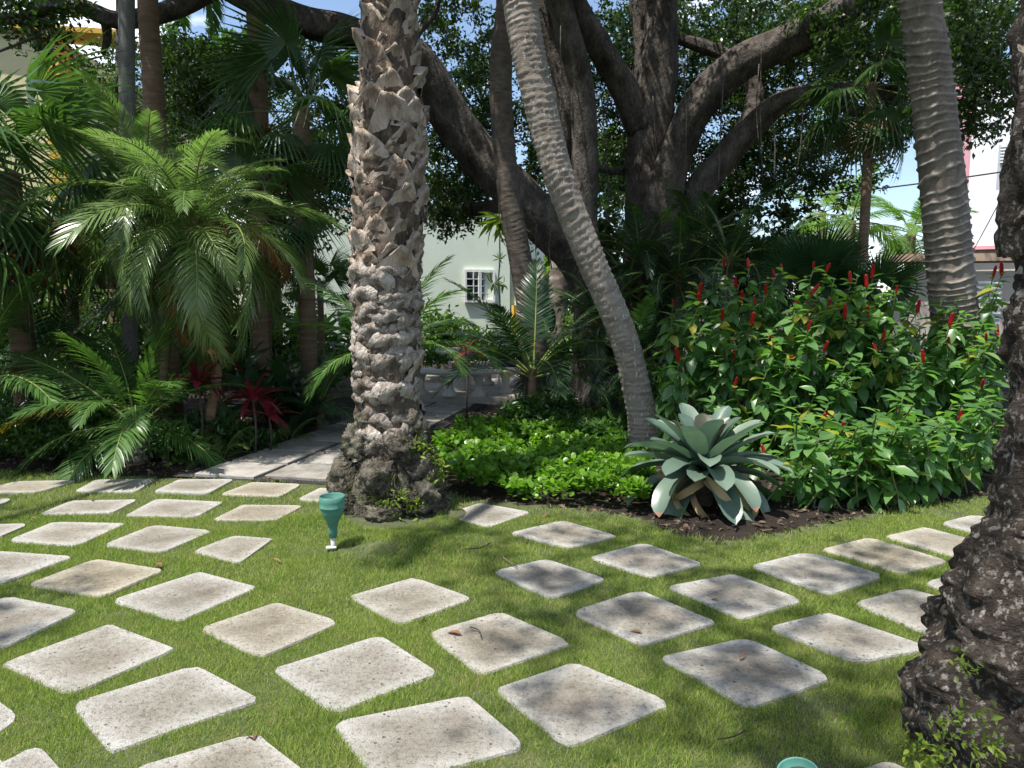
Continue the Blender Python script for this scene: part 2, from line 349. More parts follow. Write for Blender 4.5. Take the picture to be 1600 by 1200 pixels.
# ------------------------------------------------------------------ ground
def px(pts, z=0): return [gr(a, b, z) for a, b in pts]
edge_px = [(-700, 742), (-100, 734), (0, 734), (150, 740), (290, 748), (400, 752), (520, 756), (600, 760), (700, 772), (760, 784), (850, 792), (950, 800), (1010, 812), (1060, 838), (1130, 850), (1200, 842), (1300, 816), (1400, 800), (1530, 776), (1700, 760), (2300, 735)]
EX = np.array([gr(a, b)[0] for a, b in edge_px]); EY = np.array([gr(a, b)[1] for a, b in edge_px])
def edge_y(x): return np.interp(x, EX, EY)
MOUND = gr(622, 852); PB = gr(612, 806)
PA = gr(296, 744); PD = Vector(gr(530, 660) - gr(302, 741)).normalized()
def hgt(x, y):
    P = np.stack([x, y, 0 * x], -1); h = -.020 + .006 * vnoise(P, 2.3, 3)
    h = h + .075 * np.exp(-(((x - MOUND.x) / .3) ** 2 + ((y - MOUND.y) / .2) ** 2)) + .05 * np.exp(-(((x - PB.x) / .6) ** 2 + ((y - PB.y) / .45) ** 2))
    bed = np.clip((y - edge_y(x)) / .5, 0, 1)
    pv = (x - PA.x) * PD.x + (y - PA.y) * PD.y; pu = (x - PA.x) * PD.y - (y - PA.y) * PD.x
    bed = bed * np.clip(np.maximum(np.maximum(-.35 - pu, pu - 1.65), -.3 - pv) / .3, 0, 1)
    return h + bed * (.03 + .035 * vnoise(P, 1.1, 5) + .02 * vnoise(P, 7, 6))
def grid(x0, x1, y0, y1, st, mask=None, dz=0):
    xs = np.arange(x0, x1 + st / 2, st); ys = np.arange(y0, y1 + st / 2, st); X, Y = np.meshgrid(xs, ys)
    V = np.stack([X, Y, hgt(X, Y) + dz], -1).reshape(-1, 3); nx = len(xs)
    i = np.arange(len(ys) - 1)[:, None] * nx; j = np.arange(nx - 1)[None]
    F = np.stack([i + j, i + j + 1, i + nx + j + 1, i + nx + j], -1).reshape(-1, 4)
    if mask is not None:
        c = V[F].mean(1); F = F[mask(c[:, 0], c[:, 1])]
        u, inv = np.unique(F, return_inverse=True); V = V[u]; F = inv.reshape(F.shape)
    return V, F
big = MB(); big.add([[-400, -300, -.09], [400, -300, -.09], [400, 600, -.09], [-400, 600, -.09]], [[0, 1, 2, 3]])
tag(link('ground', big.mesh('ground', M_soil)), 'bare dark earth stretching away under the garden', None, kind='structure')
V, F = grid(-11, 11, 3.0, 17, .1, dz=-.004)
tag(link('planting_bed', make_mesh('planting_bed', V, F, True, M_soil)), kind='structure')
V, F = grid(-7, 7, -1.5, 8.4, .08, mask=lambda x, y: y < edge_y(x) + .05, dz=.004)
lawn = link('lawn', make_mesh('lawn', V, F, True, M_turf)); tag(lawn, kind='structure')

# paving stones: L, T, R, B corners read off the ground plane
z7 = lambda *q: [(a / 2, 720 + b / 2) for a, b in q]
z8 = lambda *q: [(800 + a / 2, 720 + b / 2) for a, b in q]
stones_px = [
 z7((-110, 100), (55, 64), (240, 60), (120, 97)), z7((235, 94), (300, 58), (487, 55), (420, 96)), z7((483, 96), (560, 58), (730, 58), (650, 103)),
 z7((690, 104), (790, 66), (942, 72), (875, 110)), z7((930, 120), (1000, 84), (1150, 92), (1060, 128)),
 z7((122, 165), (225, 122), (430, 120), (350, 160)), z7((392, 170), (490, 120), (697, 128), (610, 175)), z7((665, 182), (760, 135), (945, 140), (860, 187)),
 z7((-230, 158), (-100, 118), (40, 121), (-60, 158)),
 z7((-150, 235), (-20, 198), (90, 196), (0, 236)), z7((30, 248), (170, 190), (393, 193), (240, 263)), z7((327, 262), (480, 201), (662, 218), (500, 285)), z7((603, 283), (730, 234), (855, 242), (748, 317)),
 z7((-250, 350), (-40, 280), (227, 300), (0, 382)), z7((92, 385), (300, 307), (510, 342), (315, 425)), z7((355, 435), (620, 346), (803, 392), (560, 500)),
 z7((-270, 540), (20, 422), (245, 468), (0, 588)), z7((5, 632), (340, 507), (543, 585), (215, 727)), z7((630, 520), (860, 440), (1062, 502), (820, 610)),
 z7((1090, 420), (1290, 363), (1478, 428), (1245, 507)), z7((-420, 850), (-90, 690), (62, 800), (-190, 960)), z7((228, 755), (610, 640), (808, 742), (345, 905)),
 z7((855, 648), (1190, 545), (1368, 662), (1035, 778)), z7((-300, 1080), (120, 882), (230, 1010), (-100, 1200)), z7((400, 975), (800, 853), (960, 985), (560, 1170)),
 z7((1048, 815), (1455, 735), (1640, 890), (1190, 1010)), z7((1340, 540), (1560, 472), (1785, 570), (1510, 665)),
 z7((1380, 174), (1496, 134), (1660, 160), (1530, 206)), z8((-5, 225), (160, 187), (325, 235), (175, 273)), z8((242, 300), (410, 258), (595, 322), (430, 362)),
 z8((-57, 345), (110, 305), (298, 370), (120, 427)), z8((488, 392), (690, 354), (912, 435), (715, 490)), z8((748, 328), (925, 285), (1165, 357), (990, 413)),
 z8((970, 275), (1120, 243), (1363, 315), (1220, 352)), z8((1165, 235), (1290, 206), (1500, 262), (1385, 298)), z8((1340, 195), (1450, 168), (1640, 215), (1520, 240)),
 z8((1285, 380), (1430, 343), (1640, 400), (1490, 450)), z8((1063, 443), (1235, 398), (1490, 470), (1330, 545)), z8((808, 520), (985, 474), (1305, 585), (1080, 627)),
 z8((462, 615), (730, 553), (1000, 675), (750, 768)), z8((190, 472), (400, 405), (635, 505), (405, 573)), z8((-48, 710), (200, 628), (500, 755), (180, 888)),
 z8((1190, 665), (1370, 622), (1640, 720), (1440, 790)), z7((1300, 118), (1370, 90), (1420, 120), (1330, 150)),
 z8((1640, 330), (1760, 295), (1980, 340), (1850, 385)), z8((1560, 185), (1660, 160), (1830, 195), (1740, 225))]
stones = []
for q in stones_px:
    P = np.array([tuple(gr(a, b))[:2] for a, b in q]); P = P.mean(0) + (P - P.mean(0)) * 1.035; stones.append(P)
# stones continuing outside the frame, one lattice step further
for k, d in ((21, (-.62, -.52)), (24, (-.45, -.62)), (25, (-.35, -.7)), (41, (.3, -.75)), (24, (.45, -1.15)), (39, (.2, -.95)), (42, (.35, -.5))):
    stones.append(stones[k] + np.array(d))
def rounded(P, n=32, rr=.075):
    """outline of a quad with worn corners"""
    out = []; c = P.mean(0); m = n // 4
    for k in range(4):
        a, b, d = P[k - 1], P[k], P[(k + 1) % 4]
        e1 = unit(a - b) * min(rr * rng.uniform(.5, 1.2), np.linalg.norm(a - b) * .3); e2 = unit(d - b) * min(rr * rng.uniform(.5, 1.2), np.linalg.norm(d - b) * .3)
        for t in np.linspace(0, 1, m // 2): out.append((1 - t) ** 2 * (b + e1) + 2 * t * (1 - t) * b + t * t * (b + e2))
        s, e = b + e2, d + unit(b - d) * min(rr, np.linalg.norm(d - b) * .3)
        for t in np.linspace(0, 1, m - m // 2 + 1)[1:-1 + 1][:m - m // 2]:
            p = s + (e - s) * t * .92; nrm = unit(p - c); out.append(p + nrm * rng.uniform(.004, .016))
    return np.array(out)
stone_out = []
for k, P in enumerate(stones):
    c = P.mean(0); O = rounded(P, 32); O = O[np.argsort(-np.arctan2(*(O - c).T[::-1]))][::-1]; O += rng.normal(size=O.shape) * .004
    stone_out.append(O); n = len(O); V = []; A = []
    tilt = rng.normal(size=2) * .006; zb = rng.uniform(-.004, .004)
    for s, dz, a in ((1.0, -.06, 1), (1.0, -.010, 1), (.985, 0, 1), (.88, 0, .75), (.68, 0, .32), (.35, 0, .05)):
        Q = c + (O - c) * s; V.append(np.stack([Q[:, 0], Q[:, 1], zb + dz + (Q - c) @ tilt + .0012 * vnoise(np.stack([Q[:, 0], Q[:, 1], 0 * Q[:, 0]], -1), 9, 2)], -1)); A += [a] * n
    V.append(np.array([[c[0], c[1], zb]])); A.append(0); V = np.concatenate(V); F = []
    j = np.arange(n); j2 = (j + 1) % n
    for r in range(5): F.append(np.stack([r * n + j, r * n + j2, (r + 1) * n + j2, (r + 1) * n + j], -1))
    Ft = np.stack([5 * n + j, 5 * n + j2, np.full(n, 6 * n)], -1)
    V = V - [c[0], c[1], 0]
    link('paving_stone', make_mesh('paving_stone', V, [np.concatenate(F), Ft], False, M_stone, {'rnd': A}), lawn, Matrix.Translation((c[0], c[1], 0)))

def inside(P, O):
    n = len(O); ins = np.zeros(len(P), bool); x, y = P.T
    for k in range(n):
        x1, y1 = O[k]; x2, y2 = O[(k + 1) % n]
        if y1 == y2: continue
        c = ((y1 > y) != (y2 > y)) & (x < (x2 - x1) * (y - y1) / (y2 - y1) + x1); ins ^= c
    return ins
def on_stone(P, grow=0.0):
    hit = np.zeros(len(P), bool)
    for O in stone_out:
        c = O.mean(0); Q = c + (O - c) * (1 + grow); lo, hi = Q.min(0), Q.max(0)
        idx = np.where((P[:, 0] > lo[0]) & (P[:, 0] < hi[0]) & (P[:, 1] > lo[1]) & (P[:, 1] < hi[1]))[0]
        if len(idx): hit[idx] |= inside(P[idx], Q)
    return hit
# grass blades
def blades(n, y0, y1, hlo, hhi, w):
    y = np.sqrt(rng.random(n) * (y1 ** 2 - y0 ** 2) + y0 ** 2); x = (rng.random(n) * 2 - 1) * (y * .80 + .5)
    P = np.stack([x, y], -1); P = P[(y < edge_y(x) + rng.normal(size=n) * .06 + .10 * vnoise(np.stack([x, y, 0 * x], -1), 3.0, 51, 3))]; P = P[~on_stone(P, -.012)]
    P = P[((P - np.array([PB.x, PB.y])) ** 2).sum(1) > .36 ** 2]
    bare = vnoise(np.stack([P[:, 0], P[:, 1], 0 * P[:, 0]], -1), 2.6, 41, 4) + 1.3 * np.exp(-(((P[:, 0] - MOUND.x) / .32) ** 2 + ((P[:, 1] - MOUND.y + .12) / .12) ** 2)) + 1.2 * np.exp(-(((P[:, 0] - 1.1) / .3) ** 2 + ((P[:, 1] - 2.3) / .2) ** 2))
    P = P[rng.random(len(P)) > np.clip((bare - .45) * 2.0, 0, .8)]
    m = len(P); pos = np.stack([P[:, 0], P[:, 1], hgt(P[:, 0], P[:, 1])], -1)
    L = vnoise(np.stack([P[:, 0], P[:, 1], 0 * P[:, 0]], -1), 3.5, 9)
    d = unit(np.stack([rng.normal(size=m) * .55, rng.normal(size=m) * .55, np.full(m, 1.0)], -1))
    nn = rdir(m); hh = rng.uniform(hlo, hhi, m) * (1 + .35 * L)
    return scatter(BLADE, pos, basis(d, nn), hh, None, w / hh * rng.uniform(.6, 1.3, m) * hh.mean() / hh.mean())
g = MB()
for a in (blades(330000, 1.9, 3.6, .016, .042, .0032), blades(290000, 3.6, 5.4, .018, .042, .0044), blades(150000, 5.4, 7.8, .020, .045, .006)):
    g.add(a[0], a[1], a[2])
tag(link('grass', g.mesh('grass', M_grass, False)), 'short green turf growing between the paving stones', 'grass', kind='stuff')

# stepping path leading back to the terrace
pth = MB(); 
A0 = gr(296, 744); dirp = Vector((gr(530, 660) - gr(302, 741))); dirp.normalize(); side = Vector((dirp.y, -dirp.x, 0))
def pp(u, v, z=0): return Vector((A0.x, A0.y, 0)) + dirp * v + side * u + Vector((0, 0, z))
q = [pp(-.12, .05), pp(1.5, .05), pp(1.5, 5.6), pp(-.12, 5.6)]
nU, nV = 10, 30; Vp = []
for j in range(nV + 1):
    for i in range(nU + 1):
        p = pp(-.2 + 1.75 * i / nU, .0 + 5.7 * j / nV); Vp.append((p.x, p.y, -.010 + .004 * math.sin(i * 3 + j * 5)))
Fp = [[j * (nU + 1) + i, j * (nU + 1) + i + 1, (j + 1) * (nU + 1) + i + 1, (j + 1) * (nU + 1) + i] for j in range(nV) for i in range(nU)]
pth.add(Vp, Fp); path = link('garden_path', pth.mesh('garden_path', M_gravel)); tag(path, kind='structure')
for row in range(2):
    for k in range(9):
        w, l = .64, .555; sl = MB(); 
        c = pp(.34 + row * .71, .32 + k * .612 + (.06 if row else 0))
        O = np.array([[-w / 2, -l / 2], [w / 2, -l / 2], [w / 2, l / 2], [-w / 2, l / 2]]) + rng.normal(size=(4, 2)) * .008
        rows = []
        for s, z in ((1, -.05), (1, .012), (.98, .019)): rows.append(np.concatenate([O * s, np.full((4, 1), z)], 1))
        V = np.concatenate(rows); j = np.arange(4); F = [np.stack([r * 4 + j, r * 4 + (j + 1) % 4, (r + 1) * 4 + (j + 1) % 4, (r + 1) * 4 + j], -1) for r in range(2)] + [np.array([[8, 9, 10, 11]])]
        sl.add(V, F); ang = math.atan2(dirp.y, dirp.x) - math.pi / 2 + rng.normal() * .012
        link('paving_slab', sl.mesh('paving_slab', M_slab, False), path, Matrix.Translation((c.x, c.y, 0)) @ Matrix.Rotation(ang, 4, 'Z'))
M_terr = flatmat('terrace concrete', (.36, .32, .28), .9, .15, 2, .3, 40)
tp = [pp(-.9, 5.75), pp(3.2, 5.75), pp(3.2, 10.5), pp(-.9, 10.5)]
tm = MB(); tm.add([(p.x, p.y, .10) for p in tp] + [(p.x, p.y, -.1) for p in tp], [[0, 1, 2, 3], [0, 4, 5, 1], [1, 5, 6, 2], [2, 6, 7, 3], [3, 7, 4, 0]])
terr = link('terrace', tm.mesh('terrace', M_terr, False)); tag(terr, kind='structure')

# ------------------------------------------------------------------ palms: fronds and fan leaves
def frond_mesh(name, L, n, ll, lw, curve, vee=.35, droop=.5, mat=None, seed=0, start=.14, dens=1.0, rr=.012, ragged=0.0, twist=0.0):
    """rachis along +X from the origin, arching down in -Z"""
    r = np.random.default_rng(seed); K = 14; s = np.linspace(0, 1, K); th = -curve * s ** 1.25
    X = np.concatenate([[0], np.cumsum(np.cos((th[1:] + th[:-1]) / 2) * L / (K - 1))]); Z = np.concatenate([[0], np.cumsum(np.sin((th[1:] + th[:-1]) / 2) * L / (K - 1))])
    Y = twist * L * s ** 2
    P = np.stack([X, Y, Z], -1); mb = MB()
    a, f = tube(P, rr * (1 - .8 * s), 4, cap=False); mb.add(a, f, .5, 1)
    t = np.linspace(start, .995, n)
    for sd in (-1, 1):
        tt = np.clip(t + r.normal(size=n) * .15 / n, 0, 1)
        if ragged: tt = tt[r.random(n) > ragged]
        m = len(tt); p = np.stack([np.interp(tt, s, P[:, k]) for k in range(3)], -1)
        ang = np.interp(tt, s, th); T = np.stack([np.cos(ang), 0 * ang, np.sin(ang)], -1); U = np.stack([-np.sin(ang), 0 * ang, np.cos(ang)], -1)
        u = (tt - start) / (1 - start)
        fw = (1.15 - .85 * (1 - u) ** 1.0) * .95; fw = .35 + .75 * u            # forward sweep
        ln = ll * (.45 + .55 * np.sin(np.clip(u * 1.15 + .2, 0, 1.35) / 1.35 * math.pi)) * (1 - .35 * u) * r.uniform(.85, 1.1, m)
        v = vee * r.normal(1, .35, m)
        D = np.stack([0 * u, 0 * u + sd, 0 * u], -1) * np.cos(fw)[:, None] + T * np.sin(fw)[:, None]; D = unit(D + U * v[:, None])
        Wd = unit(np.cross(U, D) * 1.0 + r.normal(size=(m, 3)) * .12)     # width direction
        rows = [(0, .55), (.3, 1), (.65, .8), (1, 0)]; VV = []
        for q, w in rows:
            dr = -droop * (q ** 2) * ln * r.uniform(.7, 1.2, m)
            c = p + D * (ln * q * (1 - .12 * droop * q))[:, None] + np.array([0, 0, 1.0]) * dr[:, None]
            hw = (Wd * (lw * w * .5))
            fold = -U * (lw * w * .22)[..., None] if False else 0
            if w: VV += [c + hw, c - hw]
            else: VV += [c]
        V = np.stack(VV, 1).reshape(-1, 3); b = np.arange(m)[:, None] * 7
        F4 = np.concatenate([b + [[0, 1, 3, 2]], b + [[2, 3, 5, 4]]]); F3 = b + [[4, 5, 6]]
        if sd > 0: F4 = F4[:, ::-1]; F3 = F3[:, ::-1]
        mb.add(V, [F4, F3], np.repeat(.5 + r.normal(size=m) * .10, 7) % 1)
    return mb.mesh(name, [mat, M_rachis])
def fan_mesh(name, Rr, n, pet, spread=2.3, split=.45, droop=.35, mat=None, seed=0, lw=1.0):
    """petiole along +X, then a fan of folded segments"""
    r = np.random.default_rng(seed); mb = MB(); K = 6; s = np.linspace(0, 1, K)
    P = np.stack([s * pet, 0 * s, -.12 * pet * s ** 2], -1); a, f = tube(P, .011 - .004 * s, 4, cap=False); mb.add(a, f, .5, 1)
    c0 = P[-1]; an = np.linspace(-spread, spread, n) + r.normal(size=n) * .01; da = 2 * spread / (n - 1)
    for a_ in an:
        L = Rr * (1 - .16 * abs(a_ / spread) ** 2) * r.uniform(.93, 1.05); d = np.array([math.cos(a_), math.sin(a_), -.10 - .12 * abs(a_)]); y = np.array([-math.sin(a_), math.cos(a_), 0]); up = np.array([0, 0, 1.0])
        w1 = split * Rr * math.tan(da / 2) * 1.04; V = []
        for q, w in ((.02, .002), (split, w1), (split + (1 - split) * .45, w1 * .62 * lw), (1, .0)):
            z = -droop * max(0, q - split) ** 1.4 * L * r.uniform(.7, 1.3); c = c0 + d * L * q + up * z
            if w: V += [c + y * w + up * w * .18, c - up * w * .30, c - y * w + up * w * .18]
            else: V += [c]
        F4 = []
        for k in range(2): b = 3 * k; F4 += [[b, b + 1, b + 4, b + 3], [b + 1, b + 2, b + 5, b + 4]]
        mb.add(V, [np.array(F4), np.array([[6, 7, 9], [7, 8, 9]])], (.5 + r.normal() * .1) % 1)
    return mb.mesh(name, [mat, M_rachis])

def orient(loc, az, el, roll=0, sc=1.0):
    return Matrix.Translation(loc) @ Matrix.Rotation(az, 4, 'Z') @ Matrix.Rotation(-el, 4, 'Y') @ Matrix.Rotation(roll, 4, 'X') @ Matrix.Scale(sc, 4)
# frond meshes, shared between palms
FR_pyg = [frond_mesh('frond', 1.0, 50, .25, .0095, c, .2, .42, M_pyg, 10 + k, .10) for k, c in enumerate((1.2, 1.5, 1.8, 2.1))]
FR_pyg_dk = [frond_mesh('frond', 1.0, 46, .24, .012, c, .2, .35, M_palm_dk, 16 + k, .10) for k, c in enumerate((1.1, 1.6))]
FR_pyg_dead = [frond_mesh('frond', 1.0, 45, .24, .009, 1.7, .1, .9, M_dead, 15, .1, ragged=.25)]
FR_coco = [frond_mesh('frond', 1.5, 42, .42, .024, c, .20, .45, M_palm, 20 + k, .22, rr=.017) for k, c in enumerate((.7, 1.1, 1.5))]
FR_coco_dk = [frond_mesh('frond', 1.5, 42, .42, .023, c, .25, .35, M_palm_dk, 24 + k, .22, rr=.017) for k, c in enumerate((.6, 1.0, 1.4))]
FR_coco_y = [frond_mesh('frond', 1.5, 36, .38, .024, 1.3, .1, .6, M_yellow, 27, .22, rr=.017)]
FR_br = [frond_mesh('frond', 1.8, 50, .5, .03, c, .2, .5, M_palm_sunlit, 30 + k, .2, rr=.018) for k, c in enumerate((1.0, 1.6))]
FR_big = [frond_mesh('frond', 2.6, 56, .55, .032, c, .3, .4, M_palm, 33 + k, .15, rr=.022) for k, c in enumerate((.9, 1.3, 1.6))]
FN = [fan_mesh('fan_leaf', .62, 34, .6, 2.2, .45, .5, M_fan, 40 + k) for k in range(3)]
FN_soft = [fan_mesh('fan_leaf', .7, 30, .7, 2.3, .35, 1.1, M_fan, 44 + k) for k in range(3)]
FN_open = [fan_mesh('fan_leaf', .62, 36, .6, 2.0, .5, .12, M_palm_dk, 47 + k) for k in range(2)]
FN_dead = [fan_mesh('fan_leaf', .6, 26, .5, 2.2, .35, 1.6, M_dead, 49)]
GA = 2.39996

def crown(parent, c, meshes, n, el_hi, el_lo, az0=0, jit=.12, sc=(.9, 1.1), nm='frond', dead=None, ndead=0, off=.05):
    for k in range(n):
        u = k / max(1, n - 1); el = el_hi + (el_lo - el_hi) * u ** .9 + random.gauss(0, jit); az = az0 + k * GA + random.gauss(0, .12)
        me = meshes[min(int(u * len(meshes)), len(meshes) - 1)]
        p = Vector(c) + Vector((math.cos(az), math.sin(az), 0)) * off - Vector((0, 0, .12 * u))
        link(nm, me, parent, orient(p, az, el, random.gauss(0, .25), random.uniform(*sc)))
    for k in range(ndead):
        az = random.uniform(0, 6.28); link('dead_' + nm, random.choice(dead), parent, orient(Vector(c) - Vector((0, 0, .2)), az, R(-55) + random.gauss(0, .2), random.gauss(0, .4), random.uniform(*sc) * .9), label='dry brown hanging frond')

def ring_trunk(name, path, rad, seg, spacing, amp, mat, parent, rows_per=4, wob=.35):
    L = sum((Vector(path[k + 1]) - Vector(path[k])).length for k in range(len(path) - 1)); n = int(L / spacing * rows_per)
    P = spline(path, n); rr = interp(rad, n); sl = np.linspace(0, L, n)
    def disp(Pn, th):
        ph = sl[:, None] / spacing + wob * np.sin(th[None] * 1 + sl[:, None] * 1.7) + .25 * vnoise(np.stack([np.cos(th)[None] + 0 * sl[:, None], np.sin(th)[None] + 0 * sl[:, None], sl[:, None] + 0 * th[None]], -1), 2.1, 4) + 1.1 * vnoise(np.stack([0 * sl[:, None] + 0 * th[None], 0 * sl[:, None] + 0 * th[None], sl[:, None] + 0 * th[None]], -1), 1.7, 14, 2)
        saw = (ph % 1.0); q = np.stack([np.cos(th)[None] + 0 * sl[:, None], np.sin(th)[None] + 0 * sl[:, None], sl[:, None] * 2.5 + 0 * th[None]], -1)
        return 1 + amp * (np.exp(-((saw - .12) / .10) ** 2) * (.7 + .8 * vnoise(q, 3.0, 8, 2)) - .25 * saw) + .02 * vnoise(q, 1.4, 5)
    V, F = tube(P, rr, seg, disp); th = np.arange(seg) * 2 * math.pi / seg
    ph = sl[:, None] / spacing + wob * np.sin(th[None] * 1 + sl[:, None] * 1.7) + .25 * vnoise(np.stack([np.cos(th)[None] + 0 * sl[:, None], np.sin(th)[None] + 0 * sl[:, None], sl[:, None] + 0 * th[None]], -1), 2.1, 4) + 1.1 * vnoise(np.stack([0 * sl[:, None] + 0 * th[None], 0 * sl[:, None] + 0 * th[None], sl[:, None] + 0 * th[None]], -1), 1.7, 14, 2)
    lip = np.exp(-(((ph % 1.0) - .12) / .11) ** 2) * (.6 + .5 * vnoise(V[:n * seg].reshape(n, seg, 3), 14, 3, 2)); mb = MB(); mb.add(V - np.array(parent.location), F, np.concatenate([np.clip(lip, 0, 1).ravel(), [0, 0]]))
    return link(name, mb.mesh(name, mat), parent, Matrix.Translation(parent.location))

# ---- boots (old leaf bases)
def boot_mesh(seed, w=.105, h=.19, out=.055, mat=None, lump=False):
    r = np.random.default_rng(seed); nu, nv = 7, 6; V = []
    jag = r.normal(size=nu) * (.012 if not lump else .008)
    for j in range(nv):
        v = j / (nv - 1)
        for i in range(nu):
            u = -1 + 2 * i / (nu - 1)
            if lump:
                ww = w * (.75 + .25 * math.sin(v * 3.1)); z = h * v - .25 * h * u * u; o = out * math.sin(min(1, v * 1.15) * 2.6) ** .8 * (1 - .55 * u * u) if v < .99 else out * .35
            else:
                ww = w * (1.05 - .45 * v ** 1.5); top = 1 - .38 * abs(u) ** 1.4; z = h * v * top + jag[i] * v; o = .012 + out * v ** 1.4 * (1 - .30 * u * u)
            o += r.normal() * (.011 if lump else .006); z = z + r.normal() * (.007 if lump else 0)
            V.append([o - .02 * u * u, ww * u, z])
    for i in range(nu):        # cut top slopes back to the trunk
        u = -1 + 2 * i / (nu - 1); q = V[(nv - 1) * nu + i]; V.append([q[0] * .1 - .03, q[1] * .9, q[2] - .012 + r.normal() * .006])
    V = np.array(V); i = np.arange(nu - 1)[None]; j = np.arange(nv)[:, None] * nu
    F = np.stack([j + i, j + i + 1, j + nu + i + 1, j + nu + i], -1).reshape(-1, 4)
    mb = MB(); mb.add(V, F, .5); return mb.mesh('leaf_base', mat, True)
BOOT = [boot_mesh(60 + k, .125 * (1 + .1 * (k % 3)), .175 + .02 * (k % 2), .046 + .008 * (k % 3), M_boot) for k in range(6)]
LUMP = [boot_mesh(70 + k, .115 + .012 * (k % 3), .115 + .015 * (k % 2), .036 + .008 * (k % 3), M_bootl, True) for k in range(6)]
BOOTN = [boot_mesh(80 + k, .125, .19, .05, M_bootl) for k in range(4)]
LUMPN = [boot_mesh(84 + k, .15, .14, .045, M_lichen, True) for k in range(4)]
def boot_trunk(parent, axis, rad, zones, per=9, spacing=.13, coremat=None, z_parts=4.2, above=None, core_amp=.10, seg=56, rowsm=40, core_scale=5.0):
    """axis [(x,y,z)], zones: [(z0,z1,meshes,tilt)]"""
    n = int((axis[-1][2] - axis[0][2]) * rowsm); P = spline(axis, n); rr = interp(rad, n)
    def disp(Pn, th):
        q = np.stack([np.cos(th)[None] * .5 + 0 * Pn[:, 2:3], np.sin(th)[None] * .5 + 0 * Pn[:, 2:3], Pn[:, 2:3] + 0 * th[None]], -1)
        return 1 + core_amp * vnoise(q * [1, 1, 1.8], core_scale, 3, 3) + core_amp * .6 * np.maximum(0, vnoise(q * [1, 1, 2.2], core_scale * 2.4, 6, 2))
    V, F = tube(P, rr, seg, disp); mb = MB(); mb.add(V - np.array(parent.location), F, .5)
    link('trunk', mb.mesh('trunk', coremat or M_core), parent, Matrix.Translation(parent.location))
    high = MB(); ring = 0; z = axis[0][2]
    for (z0, z1, meshes, sp, pr, sink) in zones:
        z = z0
        while z < z1:
            c = np.array([np.interp(z, P[:, 2], P[:, k]) for k in range(2)]); r0 = float(np.interp(z, P[:, 2], rr))
            for k in range(pr):
                a = 2 * math.pi * (k + .5 * (ring % 2)) / pr + random.gauss(0, .10); zz = z + random.gauss(0, sp * .22)
                me = random.choice(meshes); s = random.uniform(.72, 1.28) * (2 * math.pi * r0 / pr) / .21
                M = Matrix.Translation((c[0] + math.cos(a) * (r0 - sink), c[1] + math.sin(a) * (r0 - sink), zz)) @ Matrix.Rotation(a, 4, 'Z') @ Matrix.Rotation(random.gauss(0, .08), 4, 'Y') @ Matrix.Rotation(random.gauss(0, .12), 4, 'X') @ Matrix.Scale(s, 4)
                if zz < z_parts: link('leaf_base', me, parent, M)
                else:
                    v = np.array([M @ w.co for w in me.vertices]); f = np.array([list(p.vertices) for p in me.polygons]); high.add(v - np.array(parent.location), f, .5)
            ring += 1; z += sp
    if high.n: link('leaf_base_sheath', high.mesh('leaf_base_sheath', M_boot), parent, Matrix.Translation(parent.location), kind='stuff')

# ---- the big palm in the middle
bp = thing('date_palm', (PB.x, 5.62, 0), 'thick upright palm trunk with jagged tan leaf bases behind the small green lamp', 'palm tree')
BX, BY = bp.location.x, bp.location.y
boot_trunk(bp, [(at(622, 790, BY).x, BY, -.05), (at(606, 640, BY).x, BY, .85), (at(604, 450, BY).x, BY, 1.8), (at(609, 200, BY).x, BY, 3.05), (at(607, 0, BY).x, BY, 4.05), (BX + .05, BY, 13.8)],
           [.30, .245, .252, .264, .20, .17], [(.50, 1.85, LUMP + [BOOT[1]], .088, 7, .025), (1.85, 4.25, BOOT, .118, 7, .03), (4.25, 10.2, BOOT, .16, 7, .015)], core_amp=.10)
# root mass flare
def lumpball(parent, name, c, rx, ry, rz, mat, amp=.18, sc=5, seg=64, rows=44, seed=1, sink=.35):
    th = np.arange(seg) * 2 * math.pi / seg; ph = np.linspace(-.5, 1, rows) * math.pi / 2; T, Pp = np.meshgrid(th, ph)
    D = np.stack([np.cos(Pp) * np.cos(T), np.cos(Pp) * np.sin(T), np.sin(Pp)], -1)
    q = D * .5; m = 1 + amp * vnoise(q, sc, seed, 4) + amp * .35 * vnoise(q, sc * 4, seed + 3, 3)
    V = (D * m[..., None] * np.array([rx, ry, rz]) + np.array(c) - np.array(parent.location)).reshape(-1, 3)
    i = np.arange(rows - 1)[:, None] * seg; j = np.arange(seg)[None]; j2 = (j + 1) % seg
    F = np.stack([i + j, i + j2, i + seg + j2, i + seg + j], -1).reshape(-1, 4)
    mb = MB(); mb.add(V, F, .5); return link(name, mb.mesh(name, mat), parent, Matrix.Translation(parent.location)), V + np.array(parent.location)
rt, _ = lumpball(bp, 'root_mass', (at(612, 770, BY).x, BY + .02, .06), .37, .37, .45, M_root, .26, 4, seed=4)
_, rv = lumpball(bp, 'root_burr', (at(650, 740, BY).x, BY - .12, .30), .20, .19, .24, M_root, .28, 5, 40, 26, seed=9)
lumpball(bp, 'root_burr', (at(545, 742, BY).x, BY - .05, .22), .15, .16, .20, M_root, .28, 5, 36, 24, seed=12)
for (a_, b_, dy, r1, r2) in ((560, 690, -.12, .12, .15), (625, 700, -.22, .13, .14), (590, 745, -.33, .13, .14), (655, 775, -.25, .15, .15), (545, 795, -.15, .14, .12), (600, 800, -.36, .13, .1), (680, 800, -.1, .12, .1), (640, 660, -.15, .09, .12), (575, 655, -.14, .09, .1)):
    lumpball(bp, 'root_burr', tuple(at(a_, b_, BY + dy)), r1, r1, r2, M_root, .34, 6, 34, 24, seed=a_)
